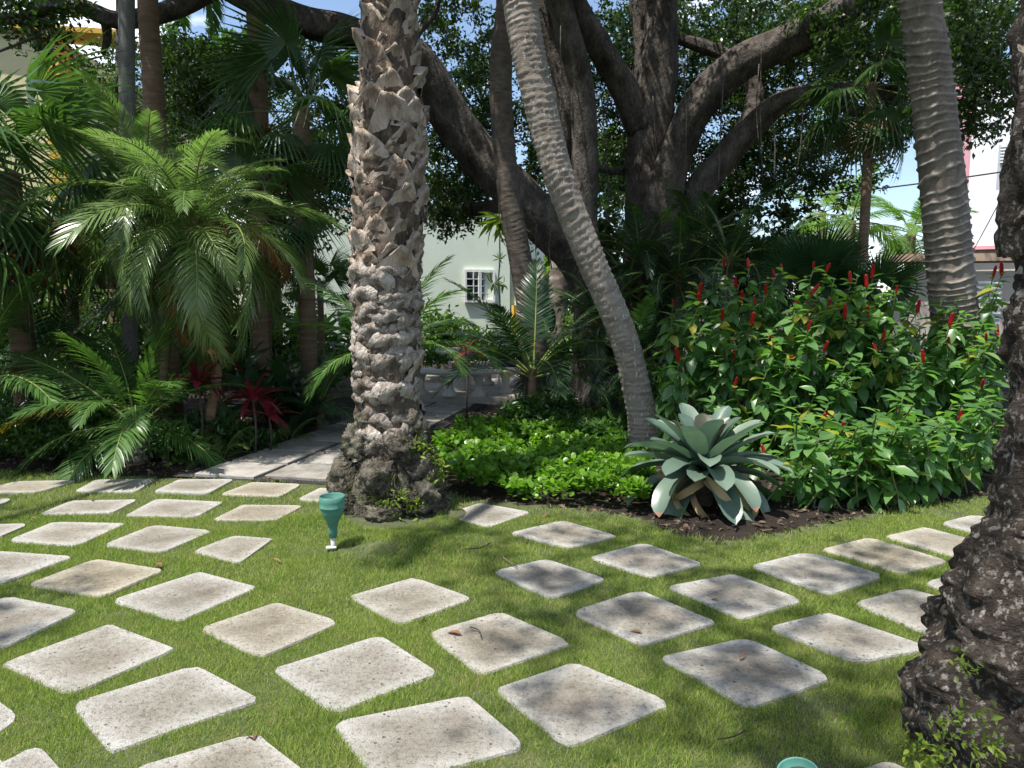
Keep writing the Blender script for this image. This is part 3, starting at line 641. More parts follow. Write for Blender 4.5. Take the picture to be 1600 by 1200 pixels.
# root pegs as short bristles (too many to count)
pg = MB(); n = 2600; th = rng.uniform(0, 6.28, n); zz = rng.uniform(.0, .62, n); rr_ = np.interp(zz, [0, .25, .5, .62], [.42, .41, .31, .25])
pos = np.stack([at(612, 770, BY).x + np.cos(th) * rr_, BY + np.sin(th) * rr_, zz], -1) - np.array(bp.location)
a = scatter(BLADE, pos, basis(unit(np.stack([np.cos(th), np.sin(th), rng.normal(size=n) * .5 - .1], -1) + rng.normal(size=(n, 3)) * .5), rdir(n)), rng.uniform(.03, .09, n), None, .16)
pg.add(*a); link('root_bristle', pg.mesh('root_bristle', M_root), bp, Matrix.Translation(bp.location), kind='stuff')
# little ferns and moss tufts on the root mass
M_fern = leafmat('fern tuft', (.10, .17, .02), (.24, .30, .05), .4, .5, .3)
fm = MB(); fx = [(600, 790, -.42), (612, 800, -.43), (590, 780, -.4), (655, 690, -.2), (680, 720, -.2), (672, 760, -.28), (640, 700, -.28), (684, 745, -.15), (625, 775, -.42), (650, 790, -.4), (615, 815, -.43), (690, 735, -.05), (665, 705, -.2)]
for (a_, b_, dy) in fx:
    c = np.array(at(a_, b_, BY + dy)); n = 34; pos = c + rng.normal(size=(n, 3)) * [.035, .02, .035]; d = unit(rdir(n, .4) + np.array([0, -.7, 0]))
    fm.add(*scatter(LEAF_MID, pos - np.array(bp.location), basis(d, rdir(n, 1)), rng.uniform(.025, .055, n)))
link('fern_tuft', fm.mesh('fern_tuft', M_fern), bp, Matrix.Translation(bp.location), kind='stuff')
gt = MB()
for k in range(9):
    d = unit(np.array([random.uniform(-.6, .6), -.5, random.uniform(.5, 1.3)])); P = np.array([np.array(at(608, 790, BY - .44)) + d * .18 * t + np.array([0, -.02, -.10]) * t * t for t in np.linspace(0, 1, 6)])
    gt.add(P[:, None].repeat(2, 1).reshape(-1, 3) + np.tile([[.006, 0, 0], [-.006, 0, 0]], (6, 1)) * np.repeat(1 - np.linspace(0, .9, 6), 2)[:, None] - np.array(bp.location), np.array([[2 * i, 2 * i + 1, 2 * i + 3, 2 * i + 2] for i in range(5)]))
link('strap_weed', gt.mesh('strap_weed', M_fern), bp, Matrix.Translation(bp.location), kind='stuff')
crown(bp, (BX + .05, BY, 14.0), FR_big, 15, R(80), R(30), sc=(.8, .95))

# ---- the near palm at the right edge
NY = 2.42; nb = at(1700, 1000, NY)
npm = thing('date_palm', (nb.x, NY, 0), 'dark lichen spotted palm trunk standing close at the right edge of the lawn', 'palm tree')
NX = npm.location.x
def nx(l, w_, py): return at(l, py, NY).x + w_
boot_trunk(npm, [(nx(1425, .46, 1210), NY, -.05), (nx(1455, .42, 1080), NY, .32), (nx(1500, .36, 950), NY, .6), (nx(1545, .32, 820), NY, .86), (nx(1563, .29, 650), NY, 1.23), (nx(1572, .29, 400), NY, 1.78), (nx(1578, .29, 200), NY, 2.2), (nx(1590, .28, 0), NY, 2.65), (NX - .1, NY, 11.5)],
           [.43, .385, .33, .272, .222, .212, .212, .212, .19], [(.95, 1.72, LUMPN, .11, 8, .06), (1.72, 3.0, BOOTN, .14, 8, .03), (3.0, 11.5, BOOT, .2, 6, .02)], coremat=M_lichen, z_parts=2.9, core_amp=.15, seg=120, rowsm=60, core_scale=4.2)
fm = MB()
for (a_, b_, sp) in ((1500, 1150, .05), (1530, 1165, .04), (1440, 1165, .05), (1450, 1185, .05), (1465, 1175, .04), (1505, 1040, .03), (1530, 1110, .03), (1475, 1130, .03), (1560, 1160, .03)):
    c = np.array(at(a_, b_, NY - .40)); n = 34; pos = c + rng.normal(size=(n, 3)) * [sp * .7, .02, sp * .6]; d = unit(rdir(n, .4) + np.array([-.2, -.6, 0]))
    fm.add(*scatter(LEAF_MID, pos - np.array(npm.location), basis(d, rdir(n, 1)), rng.uniform(.012, .035, n)))
link('fern_tuft', fm.mesh('fern_tuft', M_fern), npm, Matrix.Translation(npm.location), kind='stuff')
crown(npm, (NX - .1, NY, 11.7), FR_big, 15, R(80), R(25), sc=(.8, 1.0))

# ---- leaning coconut palm
def base_of(p, z=0): return (p[0], p[1], z)
c0 = at(1003, 705, 7.7); lc = thing('coconut_palm', (c0.x + .05, 7.7, 0), 'pale leaning palm trunk speckled with white flecks, slanting left in front of the banyan', 'palm tree')
pth_ = [(c0.x + .04, 7.72, -.05), at(1001, 640, 7.7), at(975, 530, 7.65), at(925, 410, 7.55), at(878, 290, 7.45), at(848, 180, 7.4), at(822, 60, 7.35), at(808, -60, 7.3), at(790, -480, 7.0)]
ring_trunk('trunk', pth_, [.175, .158, .15, .15, .15, .155, .162, .168, .168, .16], 44, .082, .07, M_coco, lc)
crown(lc, pth_[-1], FR_coco, 9, R(75), R(20), sc=(1.2, 1.5))
# ---- dark slender palm behind it
c0 = at(838, 560, 9.9); t = thing('coconut_palm', (c0.x, 9.9, 0), 'slender dark palm trunk between the thick date palm and the leaning pale trunk', 'palm tree')
pth_ = [(c0.x + .02, 9.9, -.05), at(832, 520, 9.9), at(812, 400, 9.85), at(795, 300, 9.8), at(784, 180, 9.8), at(784, 80, 9.7), at(797, -30, 9.6), at(825, -430, 9.5)]
ring_trunk('trunk', pth_, [.20, .185, .16, .155, .15, .15, .145, .15, .14], 28, .09, .03, M_darkbark, t)
crown(t, pth_[-1], FR_coco, 14, R(75), R(10), sc=(1.2, 1.5))
# ---- ringed palm at the right
c0 = at(1500, 600, 8.3); t = thing('ringed_palm', (c0.x, 8.3, 0), 'curving palm trunk with raised pale rings behind the red flowered bush', 'palm tree')
pth_ = [(c0.x + .05, 8.3, -.05), at(1498, 560, 8.3), at(1485, 430, 8.3), at(1474, 300, 8.25), at(1457, 150, 8.2), at(1437, 0, 8.1), at(1405, -200, 8.0)]
ring_trunk('trunk', pth_, [.285, .265, .25, .24, .235, .22, .21, .195, .185], 56, .112, .105, M_ring, t, 8, .45)
crown(t, pth_[-1], FR_big, 14, R(78), R(30), sc=(1.0, 1.2))
# ---- trunks at the left
def plain_palm(name, label, pts, rad, mat, spacing=.09, amp=.02, crown_m=None, n=12, sc=(.9, 1.1), lo=15):
    p0 = pts[0]; t = thing(name, (p0[0], p0[1], 0), label, 'palm tree')
    ring_trunk('trunk', [(p0[0], p0[1], -.05)] + pts, rad, 28, spacing, amp, mat, t)
    if crown_m: crown(t, pts[-1], crown_m, n, R(75), R(lo), sc=sc)
    return t
plain_palm('palm_tree', 'smooth grey palm trunk nearest the left side, passing behind the feathery pygmy palm', [at(203, 600, 8.9), at(203, 400, 8.9), at(199, 200, 8.9), at(198, 0, 8.9), at(198, -260, 8.9)], [.10, .095, .095, .09, .09, .09], M_greybark, .12, .012, FR_big)
plain_palm('palm_tree', 'very thin dark palm stem just left of the smooth grey trunk', [at(188, 560, 11), at(188, 300, 11), at(189, 100, 11), at(190, -150, 11)], [.075, .07, .07, .07], M_darkbark, .12, .012, FR_big, 8)
plain_palm('palm_tree', 'brown banded palm trunk right of the smooth grey trunk, above the pygmy palm', [at(262, 560, 9.8), at(250, 330, 9.8), at(240, 150, 9.8), at(231, 0, 9.7), at(225, -250, 9.6)], [.18, .16, .145, .13, .125, .12], M_brownbark, .085, .03, FR_coco)
t = plain_palm('palm_tree', 'brown palm trunk with dry leaf stubs under the thick banyan branch at upper left', [at(410, 560, 10.6), at(408, 330, 10.6), at(404, 150, 10.6), at(400, 20, 10.6), at(398, -120, 10.6)], [.15, .14, .13, .13, .13, .13], M_brownbark, .08, .04, FN_soft, 16)

# ------------------------------------------------------------------ the banyan
bn = thing('banyan_tree', (1.2, 12.4, 0), 'huge banyan with fluted grey stems and long sideways branches over the whole garden', 'tree')
def limb(name, pts, wid, seg=22, n=None, flute=.16, fs=1.0, mat=None, par=None):
    par = par or bn
    P3 = [at(a, b, d) for a, b, d in pts]; L = sum((P3[k + 1] - P3[k]).length for k in range(len(P3) - 1)); n = n or max(8, int(L * 11))
    P = spline(P3, n); D = P[:, 1]; r = interp([w * p[2] / FOC / 2 * .80 for w, p in zip(wid, pts)], n)
    def disp(Pn, th):
        q = np.stack([np.cos(th)[None] + 0 * D[:, None], np.sin(th)[None] + 0 * D[:, None], np.linspace(0, L, n)[:, None] * .55 + 0 * th[None]], -1)
        return 1 + flute * vnoise(q, 1.7 * fs, len(name) % 7 + int(pts[0][0]) % 11, 3) + flute * .5 * np.cos(th * 5 + np.linspace(0, L, n)[:, None] * .8)
    V, F = tube(P, r, seg, disp); mb = MB(); mb.add(V - np.array(par.location), F, .5)
    return link(name, mb.mesh(name, mat or M_fic_bark), par, Matrix.Translation(par.location)), P
LIMBS = []
def L_(name, pts, wid, **k): o, P = limb(name, pts, wid, **k); LIMBS.append(P)
L_('trunk', [(945, 640, 12), (938, 540, 12), (928, 455, 12), (899, 395, 12), (850, 350, 12), (800, 295, 12), (750, 245, 12), (710, 190, 11.9), (676, 130, 11.7), (640, 85, 11.5), (590, 62, 11.2)], [130, 100, 88, 86, 82, 80, 80, 78, 74, 66, 58], flute=.12)
L_('branch', [(600, 66, 11.2), (540, 48, 11), (480, 34, 10.8), (420, 12, 10.6), (370, -12, 10.5), (300, -50, 10.3)], [58, 56, 54, 52, 50, 44])
L_('branch', [(330, -18, 10.5), (285, 8, 10.3), (235, 24, 10.1), (180, 30, 9.9), (130, 12, 9.7), (80, 10, 9.5), (30, 28, 9.3), (-60, 30, 9.0)], [38, 34, 32, 30, 28, 24, 20, 18])
L_('branch', [(40, 26, 9.3), (85, 38, 9.4), (50, 60, 9.4), (-40, 95, 9.4)], [8, 7, 6, 4], n=10)
L_('trunk', [(935, 600, 12.3), (928, 460, 12.3), (912, 350, 12.3), (914, 240, 12.2), (908, 130, 12.0), (885, 40, 11.8), (862, -40, 11.6)], [60, 56, 50, 50, 48, 48, 46], flute=.07)
L_('trunk', [(930, 600, 12.9), (910, 400, 12.9), (882, 300, 12.8), (885, 200, 12.6), (872, 100, 12.5), (850, 20, 12.4), (835, -60, 12.3)], [44, 42, 38, 34, 34, 34, 34], flute=.05)
L_('trunk', [(1020, 640, 12.6), (1015, 480, 12.6), (1010, 330, 12.6), (1012, 250, 12.6), (1018, 180, 12.6), (1022, 120, 12.6), (1030, 60, 12.5), (1030, -60, 12.4)], [120, 100, 86, 84, 88, 86, 62, 58], flute=.16)
L_('branch', [(1000, 200, 12.5), (975, 140, 12.3), (940, 80, 12.1), (905, 20, 11.9), (880, -40, 11.7)], [60, 52, 46, 42, 36])
L_('branch', [(1010, 120, 12.5), (1004, 60, 12.6), (995, 0, 12.6), (990, -60, 12.6)], [40, 30, 28, 26])
L_('trunk', [(1040, 480, 12.2), (1030, 380, 12.2), (1038, 300, 12.1), (1062, 225, 12), (1100, 155, 11.8), (1155, 102, 11.6), (1220, 70, 11.4), (1285, 38, 11.2), (1330, 0, 11.1), (1370, -60, 11)], [84, 76, 68, 64, 64, 62, 60, 54, 48, 42])
L_('branch', [(1310, 14, 11.1), (1360, -6, 11.2), (1420, -20, 11.2)], [34, 22, 14], n=10)
L_('trunk', [(1070, 480, 12.5), (1075, 380, 12.5), (1090, 300, 12.4), (1130, 250, 12.3), (1170, 205, 12.2), (1215, 165, 12), (1270, 148, 11.8), (1340, 142, 11.6), (1400, 148, 11.4), (1470, 150, 11.2)], [66, 60, 56, 50, 46, 42, 36, 30, 22, 14])
L_('branch', [(1170, 200, 12.6), (1180, 150, 12.7), (1170, 110, 12.8), (1200, 60, 13)], [46, 34, 28, 22])
L_('branch', [(1190, 140, 12.8), (1140, 90, 12.9), (1090, 70, 13), (1060, 60, 13.1)], [20, 26, 26, 20])
L_('branch', [(1000, 230, 12.9), (985, 255, 12.7), (960, 268, 12.6), (930, 262, 12.5)], [14, 13, 12, 9], n=12)
L_('branch', [(665, 110, 11.7), (650, 60, 11.6), (680, 20, 11.6), (690, -40, 11.6)], [16, 12, 10, 9], n=12)
L_('branch', [(165, 30, 9.9), (168, 60, 10), (160, 85, 10)], [18, 14, 8], n=8)
L_('branch', [(800, 320, 12.4), (700, 330, 12.8), (600, 320, 13.2), (520, 290, 13.4), (430, 270, 13.6)], [30, 24, 18, 14, 8], n=24)
L_('branch', [(1290, 150, 11.8), (1340, 175, 12), (1400, 170, 12.2), (1490, 110, 12.2), (1560, 90, 12)], [16, 13, 10, 7, 4], n=24)
# aerial roots
for (a0, b0, a1, b1, d) in ((1190, 60, 1192, 290, 11.2), (1186, 100, 1189, 250, 11.3), (1066, 90, 1070, 270, 11.4), (1130, 130, 1122, 300, 11.3), (1020, 150, 1035, 300, 12.0), (940, 150, 952, 320, 12), (1200, 150, 1210, 280, 11.6), (860, 360, 862, 420, 11.4), (838, 350, 838, 415, 11.5), (1340, 150, 1338, 190, 11.2), (876, 40, 880, 330, 11.6), (1255, 170, 1240, 300, 12.4)):
    P = spline([at(a0, b0, d), at((a0 + a1) / 2 + random.uniform(-6, 6), (b0 + b1) / 2, d), at(a1, b1, d)], 10); V, F = tube(P, .007 + .006 * random.random(), 5)
    mb = MB(); mb.add(V - np.array(bn.location), F, .5); link('aerial_root', mb.mesh('aerial_root', M_fic_bark), bn, Matrix.Translation(bn.location))

def clusters(cen, rad, per, ls, tpl=LEAF4, droop=-.15):
    """leaf sprays around centres, each spray a few twigs bearing leaves"""
    n = len(cen); c = np.repeat(cen, per, 0); N = n * per
    tw = 8; tdir = rdir(n * tw, -.05, .7).reshape(n, tw, 3); k = rng.integers(0, tw, N); ci = np.repeat(np.arange(n), per)
    u = rng.random(N) ** .7; ax = tdir[ci, k]; pos = c + ax * (u * np.repeat(np.broadcast_to(rad, (n,)), per))[:, None] + rng.normal(size=(N, 3)) * .035
    d = unit(ax * .6 + rdir(N, droop)); nrm = unit(rdir(N, .9))
    r = (np.repeat(rng.random(n), per) * .35 + rng.random(N) * .6)
    return scatter(tpl, pos, basis(d, nrm), ls * rng.uniform(.7, 1.25, N), r)
def blob_px(bl):
    out = []
    for (a, b, ra, rb, d, dd, n) in bl:
        k = 0
        while k < n:
            u, v = random.uniform(-1, 1), random.uniform(-1, 1)
            if u * u + v * v > 1: continue
            out.append(at(a + u * ra, b + v * rb, d + random.uniform(-dd, dd))); k += 1
    return np.array([tuple(p) for p in out])
BL = [(1380, 40, 190, 70, 12, 1.3, 62), (1530, 70, 70, 90, 10, .6, 26), (1500, 170, 50, 45, 10.2, .5, 9), (1250, 110, 130, 70, 13.5, 1, 60), (1130, 30, 130, 50, 14, 1, 46),
      (1210, 250, 120, 70, 14, 1, 46), (1330, 250, 60, 70, 13.6, .8, 16), (1410, 190, 50, 40, 12.6, .6, 10), (1420, 90, 60, 60, 13, .6, 18), (950, 130, 50, 120, 14, .8, 46), (1050, 240, 50, 60, 14.4, .6, 28), (1100, 130, 60, 60, 14.4, .6, 30),
      (730, 40, 60, 60, 13, .8, 15), (715, 240, 60, 80, 13.4, .8, 44), (705, 315, 55, 34, 12.8, .5, 16), (760, 170, 40, 90, 14, .6, 26), (845, 150, 36, 130, 13.6, .5, 36), (860, 290, 36, 50, 13.6, .5, 12), (975, 270, 40, 50, 14.2, .5, 8), (830, 355, 40, 14, 13, .4, 5),
      (30, 12, 80, 22, 9.3, .5, 11), (40, 85, 70, 40, 9.6, .4, 3), (330, 110, 90, 60, 12.4, .9, 38), (300, 200, 90, 50, 13, .8, 26), (505, 120, 50, 60, 12.6, .8, 16), (520, 240, 50, 90, 13.2, .8, 30), (440, 60, 60, 50, 13, .6, 6), (150, 100, 30, 60, 12, .6, 6), (690, 40, 30, 50, 12.6, .5, 6), (590, 330, 60, 22, 13, .5, 10), (480, 330, 40, 40, 13.6, .5, 10)]
BL += [(1000, 60, 60, 70, 15.5, .8, 30), (1130, 110, 90, 60, 15.5, .8, 30), (1240, 40, 110, 50, 15, .8, 34), (1300, 190, 110, 70, 15.5, .8, 40), (1180, 250, 110, 60, 16, .8, 34), (970, 330, 60, 50, 16, .6, 16), (730, 130, 70, 90, 15, .8, 16), (700, 280, 70, 50, 15, .6, 22), (840, 60, 40, 70, 15, .6, 18), (420, 200, 90, 90, 15, .8, 26), (225, 130, 60, 80, 15, .8, 16), (1470, 40, 90, 60, 12, .8, 26), (1540, 150, 40, 50, 10.4, .4, 8), (1400, 110, 60, 40, 13, .6, 12), (940, 250, 40, 60, 15.5, .6, 12), (1080, 280, 60, 40, 15.5, .6, 14)]
cen = blob_px(BL); a = clusters(cen, .42, 140, .088); mb = MB(); mb.add(a[0] - np.array(bn.location), a[1], a[2])
link('crown', mb.mesh('crown', M_ficus), bn, Matrix.Translation(bn.location), kind='stuff')
# unseen crown leaves added above the frame, placed to shade beds and dapple lawn
def shade_p(x, y):  # wanted shade on the ground, decides where the added leaf clusters go
    p = np.where(y > 9.2, .97, np.where(y > 8.2, .42, np.where(y > 6.4, .12, 1.0 * (vnoise(np.stack([x, y, 0 * x], -1), .6, 77, 2) > -.12))))
    p = np.where((x < -4.8) & (y > 6.2), .22, p); p = np.where((x > 1.0) & (x < 5.4) & (y < 8.9) & (y > 5), .07, p); p = np.where((x > 5.2) & (y > 6), .4, p)
    p = np.where((x > 1.0) & (x < 7) & (y > 5.5) & (y < 9.8), .05, p); p = np.where((np.abs(x - .1) < 1.5) & (np.abs(y - 6.1) < 1.0), .0, p)
    p = np.where((x > -1.3) & (x < 1.6) & (y > 5.6) & (y < 7.8), .06, p)
    p = np.where((x > -4.6) & (x < -1.8) & (y > 6.2) & (y < 8.3), .07, p)
    return p
N = 3000; gx = rng.uniform(-13, 13, N); gy = rng.uniform(-2, 17, N); z = rng.uniform(7.2, 9.6, N)
keep = (rng.random(N) < shade_p(gx, gy))
cx, cy = gx - .33 * z, gy - .27 * z; keep &= (z > 2.2 + .42 * cy)
cen = np.stack([cx, cy, z], -1)[keep]
a = clusters(cen, .55, 130, .095); mb = MB(); mb.add(a[0] - np.array(bn.location), a[1], a[2])
link('added_shade_crown', mb.mesh('added_shade_crown', M_ficus), bn, Matrix.Translation(bn.location), kind='stuff')
for (p0, p1, p2, w) in (((.2, 11, 6.5), (-1.5, 7, 7.9), (-3.5, 2, 8.4), .16), ((-2.5, 10.6, 6.6), (-5.5, 6, 8.0), (-7, 2, 8.2), .12), ((2.6, 11, 6.2), (3.4, 7, 8.0), (3.0, 3, 8.6), .14), ((4.2, 11, 6.2), (6.5, 8, 7.9), (8, 5, 8.3), .12), ((1.0, 11.5, 6.6), (.4, 10, 8.5), (-.5, 5, 9.2), .14)):
    V, F = tube(spline([p0, p1, p2], 14), np.linspace(w, w * .3, 14), 10); mb = MB(); mb.add(V - np.array(bn.location), F); link('branch', mb.mesh('branch', M_fic_bark), bn, Matrix.Translation(bn.location))

# ------------------------------------------------------------------ foliage plants
def leafcloud(name, label, cat, c, rx, ry, rz, n, ls, mat, tpl=LEAF_MID, up=.5, group=None, stems=6, shell=.45, rndc=None):
    """a shrub: stems and a crown of leaves, uneven outline"""
    t = thing(name, (c[0], c[1], 0), label, cat, group); nb_ = max(5, int(n / 60)); cc = rdir(nb_) * (rng.random((nb_, 1)) ** .45) * .8
    cc[:, 2] = np.abs(cc[:, 2]) if c[2] < rz * 1.05 else cc[:, 2]
    k = rng.integers(0, nb_, n); P = cc[k] + rng.normal(size=(n, 3)) * .17; P = P * [rx, ry, rz] + [c[0], c[1], c[2]]; P[:, 2] = np.maximum(P[:, 2], .04 + .05 * rng.random(n))
    d = unit(rdir(n, up * .3) + (P - np.array(c)) / np.array([rx, ry, rz]) * .5); a = scatter(tpl, P - np.array(t.location), basis(d, rdir(n, 1.0)), ls * rng.uniform(.6, 1.25, n), (rng.random(nb_)[k] * .4 + rng.random(n) * .5))
    mb = MB(); mb.add(*a); link('foliage', mb.mesh('foliage', mat), t, Matrix.Translation(t.location), kind='stuff')
    for s in range(stems):
        q = cc[s % nb_] * [rx, ry, rz] + np.array(c); V, F = tube(spline([(c[0] + random.uniform(-.1, .1) * rx, c[1] + random.uniform(-.1, .1) * ry, -.02), ((c[0] + q[0]) / 2, (c[1] + q[1]) / 2, q[2] * .45), tuple(q)], 6), [.012 + .006 * rx, .01, .008, .006, .005, .004], 5)
        mb = MB(); mb.add(V - np.array(t.location), F); link('stem', mb.mesh('stem', M_twig), t, Matrix.Translation(t.location))
    return t
def bgtree(label, a, b, d, w, h, n, mat=None, ls=.13, name='background_tree'):
    c = at(a, b, d); rx, rz = pw(w, d), pw(h, d); t = thing(name, (c.x, d, 0), label, 'tree', None)
    nb_ = 34; cc = rdir(nb_) * (rng.random((nb_, 1)) ** .4) * .85 * [rx, rx * .7, rz] + np.array(c); cc[:, 2] = np.maximum(cc[:, 2], .5)
    a_ = clusters(cc, max(rx, rz) * .34, n // nb_, ls); mb = MB(); mb.add(a_[0] - np.array(t.location), a_[1], a_[2]); link('crown', mb.mesh('crown', mat or M_ficus), t, Matrix.Translation(t.location), kind='stuff')
    V, F = tube(spline([(c.x, d, -.05), (c.x + .1, d, c.z * .5), tuple(c)], 8), np.linspace(.18, .06, 8), 9); mb = MB(); mb.add(V - np.array(t.location), F); link('trunk', mb.mesh('trunk', M_darkbark), t, Matrix.Translation(t.location))
    return t
bgtree('dark bushy tree filling the far left behind the fan palms', -70, 430, 14, 160, 120, 7000)
bgtree('dark bushy tree behind the grey trunk at left', 150, 400, 14.5, 130, 150, 9000)
bgtree('dark leafy tree behind the feathery pygmy palm', 300, 400, 15, 130, 170, 10000)
bgtree('dark leafy tree just left of the pale green building', 420, 330, 15.5, 90, 190, 8000)
bgtree('low dark tree at far left beyond the fan palm stems', 40, 520, 13, 120, 70, 6000)
bgtree('low dark tree between the grey and brown trunks', 200, 530, 13.5, 100, 75, 6000)
bgtree('low dark tree behind the crimson cordylines', 340, 540, 14, 100, 75, 6000)
bgtree('low dark tree left of the path end', 470, 560, 15, 80, 60, 4000)
bgtree('dark tree behind the fluted banyan stems', 960, 420, 15.5, 75, 110, 6000)
bgtree('dark tree behind the right hand banyan stems', 1110, 400, 15, 120, 130, 9000)
bgtree('dark bushy tree behind the red flowered bush', 1250, 420, 14.6, 110, 110, 8000)
bgtree('small dark tree left of the ringed palm trunk', 1330, 470, 13, 60, 60, 3500)
bgtree('sunlit yellow green tree glimpsed under the banyan fork', 948, 262, 30, 70, 60, 2500, M_palm_sunlit, .3)
bgtree('sunlit green tree beyond the corner of the pale green house', 880, 430, 34, 60, 90, 4000, M_palm_sunlit, .3)
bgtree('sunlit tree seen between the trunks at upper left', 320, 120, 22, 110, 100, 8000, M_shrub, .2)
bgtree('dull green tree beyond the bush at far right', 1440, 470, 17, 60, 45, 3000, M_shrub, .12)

# pygmy date palm, two stems
c = at(300, 350, 7.7); pg_ = thing('pygmy_date_palm', (gr(335, 700)[0], 7.75, 0), 'feathery pygmy date palm with glossy arching fronds at left centre', 'palm tree')
bx = pg_.location.x
ring_trunk('trunk', [(bx, 7.75, -.05), at(330, 640, 7.75), at(338, 580, 7.75), at(325, 480, 7.72), at(305, 400, 7.7), at(298, 340, 7.7)], [.06, .055, .055, .05, .06, .09], 20, .05, .10, M_brownbark, pg_)
crown(pg_, c, FR_pyg, 56, R(76), R(-64), az0=.6, sc=(1.15, 1.7), dead=FR_pyg_dead, ndead=9)
link('dead_frond', FR_pyg_dead[0], pg_, orient(c, R(-25), R(15), .3, 1.35), label='orange brown dead frond arching down to the right')
link('frond', FR_pyg[3], pg_, orient(c, R(-100), R(5), 0, 1.45))
c2 = at(228, 300, 8.0); ring_trunk('trunk', [(gr(300, 680)[0], 7.95, -.05), at(262, 480, 8), tuple(c2)], [.05, .05, .07], 16, .05, .10, M_brownbark, pg_)
crown(pg_, c2, FR_pyg, 30, R(78), R(-25), az0=2, sc=(1.1, 1.45))

def palmette(name, label, cat, a, b, d, meshes, n, hi, lo, sc, z0=None, az0=0, trunk=None, nm='frond', dead=None, ndead=0):
    c = at(a, b, d); 
    if z0 is not None: c.z = z0
    t = thing(name, (c.x, d, 0), label, cat)
    if trunk or c.z > .35: ring_trunk('trunk', [(c.x, d, -.05), (c.x, d, c.z * .5), tuple(c)], [(trunk or .05) * 1.1, (trunk or .05)], 14, .06, .08, M_brownbark, t)
    crown(t, c, meshes, n, R(hi), R(lo), az0=az0, sc=sc, nm=nm, dead=dead, ndead=ndead); return t
# stubby palm with long feather fronds at the left
sp = palmette('feather_palm', 'low palm with long broad feather fronds above a stubby grey pineapple shaped base', 'palm tree', 212, 655, 7.3, FR_coco, 16, 80, 2, (.75, 1.0), trunk=.10)
for r_ in range(5):
    for k in range(8):
        a_ = (k + .5 * (r_ % 2)) * .785; z = .02 + r_ * .06; rr_ = .13 - .008 * r_
        link('leaf_base', LUMP[(k + r_) % 6], sp, Matrix.Translation((sp.location.x + math.cos(a_) * (rr_ - .03), 7.3 + math.sin(a_) * (rr_ - .03), z)) @ Matrix.Rotation(a_, 4, 'Z') @ Matrix.Rotation(.15, 4, 'Y') @ Matrix.Scale(.62, 4))
link('frond', FR_coco[2], sp, orient(at(212, 640, 7.25), R(-62), R(25), 0, .62)); link('frond', FR_coco[2], sp, orient(at(205, 650, 7.25), R(-95), R(42), .2, .68))
link('frond', FR_coco_y[0], sp, orient(at(205, 640, 7.3), R(190), R(20), 0, 1.0), label='yellowing frond pointing left')
palmette('feather_palm', 'broad feather palm at the left edge with fronds reaching into the frame', 'palm tree', -40, 600, 7.2, FR_coco, 11, 70, 0, (.8, 1.0))
palmette('feather_palm', 'feather palm at far left with one yellow orange frond over the shrubs', 'palm tree', 70, 560, 8.2, FR_coco_dk, 12, 70, -5, (.75, 1.0)).children
palmette('feather_palm', 'feather palm hidden behind the thick date palm, fronds showing on both sides', 'palm tree', 615, 545, 8.0, FR_coco, 15, 80, 22, (.72, .95), az0=.4)
palmette('feather_palm', 'dark feather palm arching between the slender trunk and the leaning trunk', 'palm tree', 832, 575, 9.0, FR_coco_dk, 17, 72, 12, (.85, 1.05), az0=1.1)
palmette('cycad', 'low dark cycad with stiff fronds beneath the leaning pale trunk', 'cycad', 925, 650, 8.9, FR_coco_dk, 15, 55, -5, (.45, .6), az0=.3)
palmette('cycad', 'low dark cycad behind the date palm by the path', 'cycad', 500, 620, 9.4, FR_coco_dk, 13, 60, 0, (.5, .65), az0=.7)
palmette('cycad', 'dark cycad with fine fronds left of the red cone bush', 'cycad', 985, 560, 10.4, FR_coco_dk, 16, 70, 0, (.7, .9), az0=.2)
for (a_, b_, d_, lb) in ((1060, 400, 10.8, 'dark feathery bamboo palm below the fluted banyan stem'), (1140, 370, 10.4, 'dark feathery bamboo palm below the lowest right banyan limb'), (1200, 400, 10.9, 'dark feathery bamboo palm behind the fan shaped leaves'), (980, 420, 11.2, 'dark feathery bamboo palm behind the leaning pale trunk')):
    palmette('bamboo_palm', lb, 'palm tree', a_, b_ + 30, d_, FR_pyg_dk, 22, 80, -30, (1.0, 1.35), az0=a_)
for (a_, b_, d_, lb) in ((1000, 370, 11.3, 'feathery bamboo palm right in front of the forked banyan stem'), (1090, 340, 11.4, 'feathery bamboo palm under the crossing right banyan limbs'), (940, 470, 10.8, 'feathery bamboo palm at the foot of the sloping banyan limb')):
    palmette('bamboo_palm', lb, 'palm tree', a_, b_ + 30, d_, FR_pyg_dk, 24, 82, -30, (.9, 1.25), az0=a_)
# fan palms
palmette('fan_palm', 'large fan palm at the left edge with drooping split leaf tips', 'palm tree', 15, 270, 7.9, FN_soft, 22, 80, -45, (1.0, 1.3), nm='fan_leaf', trunk=.11, dead=FN_dead, ndead=4)
palmette('fan_palm', 'fan palm just outside the left edge reaching in with drooping fans', 'palm tree', -140, 330, 7.2, FN_soft, 18, 80, -40, (1.0, 1.25), nm='fan_leaf', trunk=.11)
palmette('fan_palm', 'dark fan palm behind the pygmy palm below the thick branch', 'palm tree', 470, 170, 10.4, FN_soft, 22, 85, -50, (.95, 1.25), nm='fan_leaf', trunk=.12, dead=FN_dead, ndead=6)
palmette('fan_palm', 'dark fan palm low behind the pygmy palm fronds', 'palm tree', 400, 330, 10.0, FN_soft, 18, 80, -40, (.8, 1.1), nm='fan_leaf', trunk=.10, dead=FN_dead, ndead=4)
palmette('fan_palm', 'yellow green fan palm between the yellow house and the grey trunk', 'palm tree', 165, 225, 11, FN, 14, 80, -20, (.8, 1.0), nm='fan_leaf', trunk=.09)
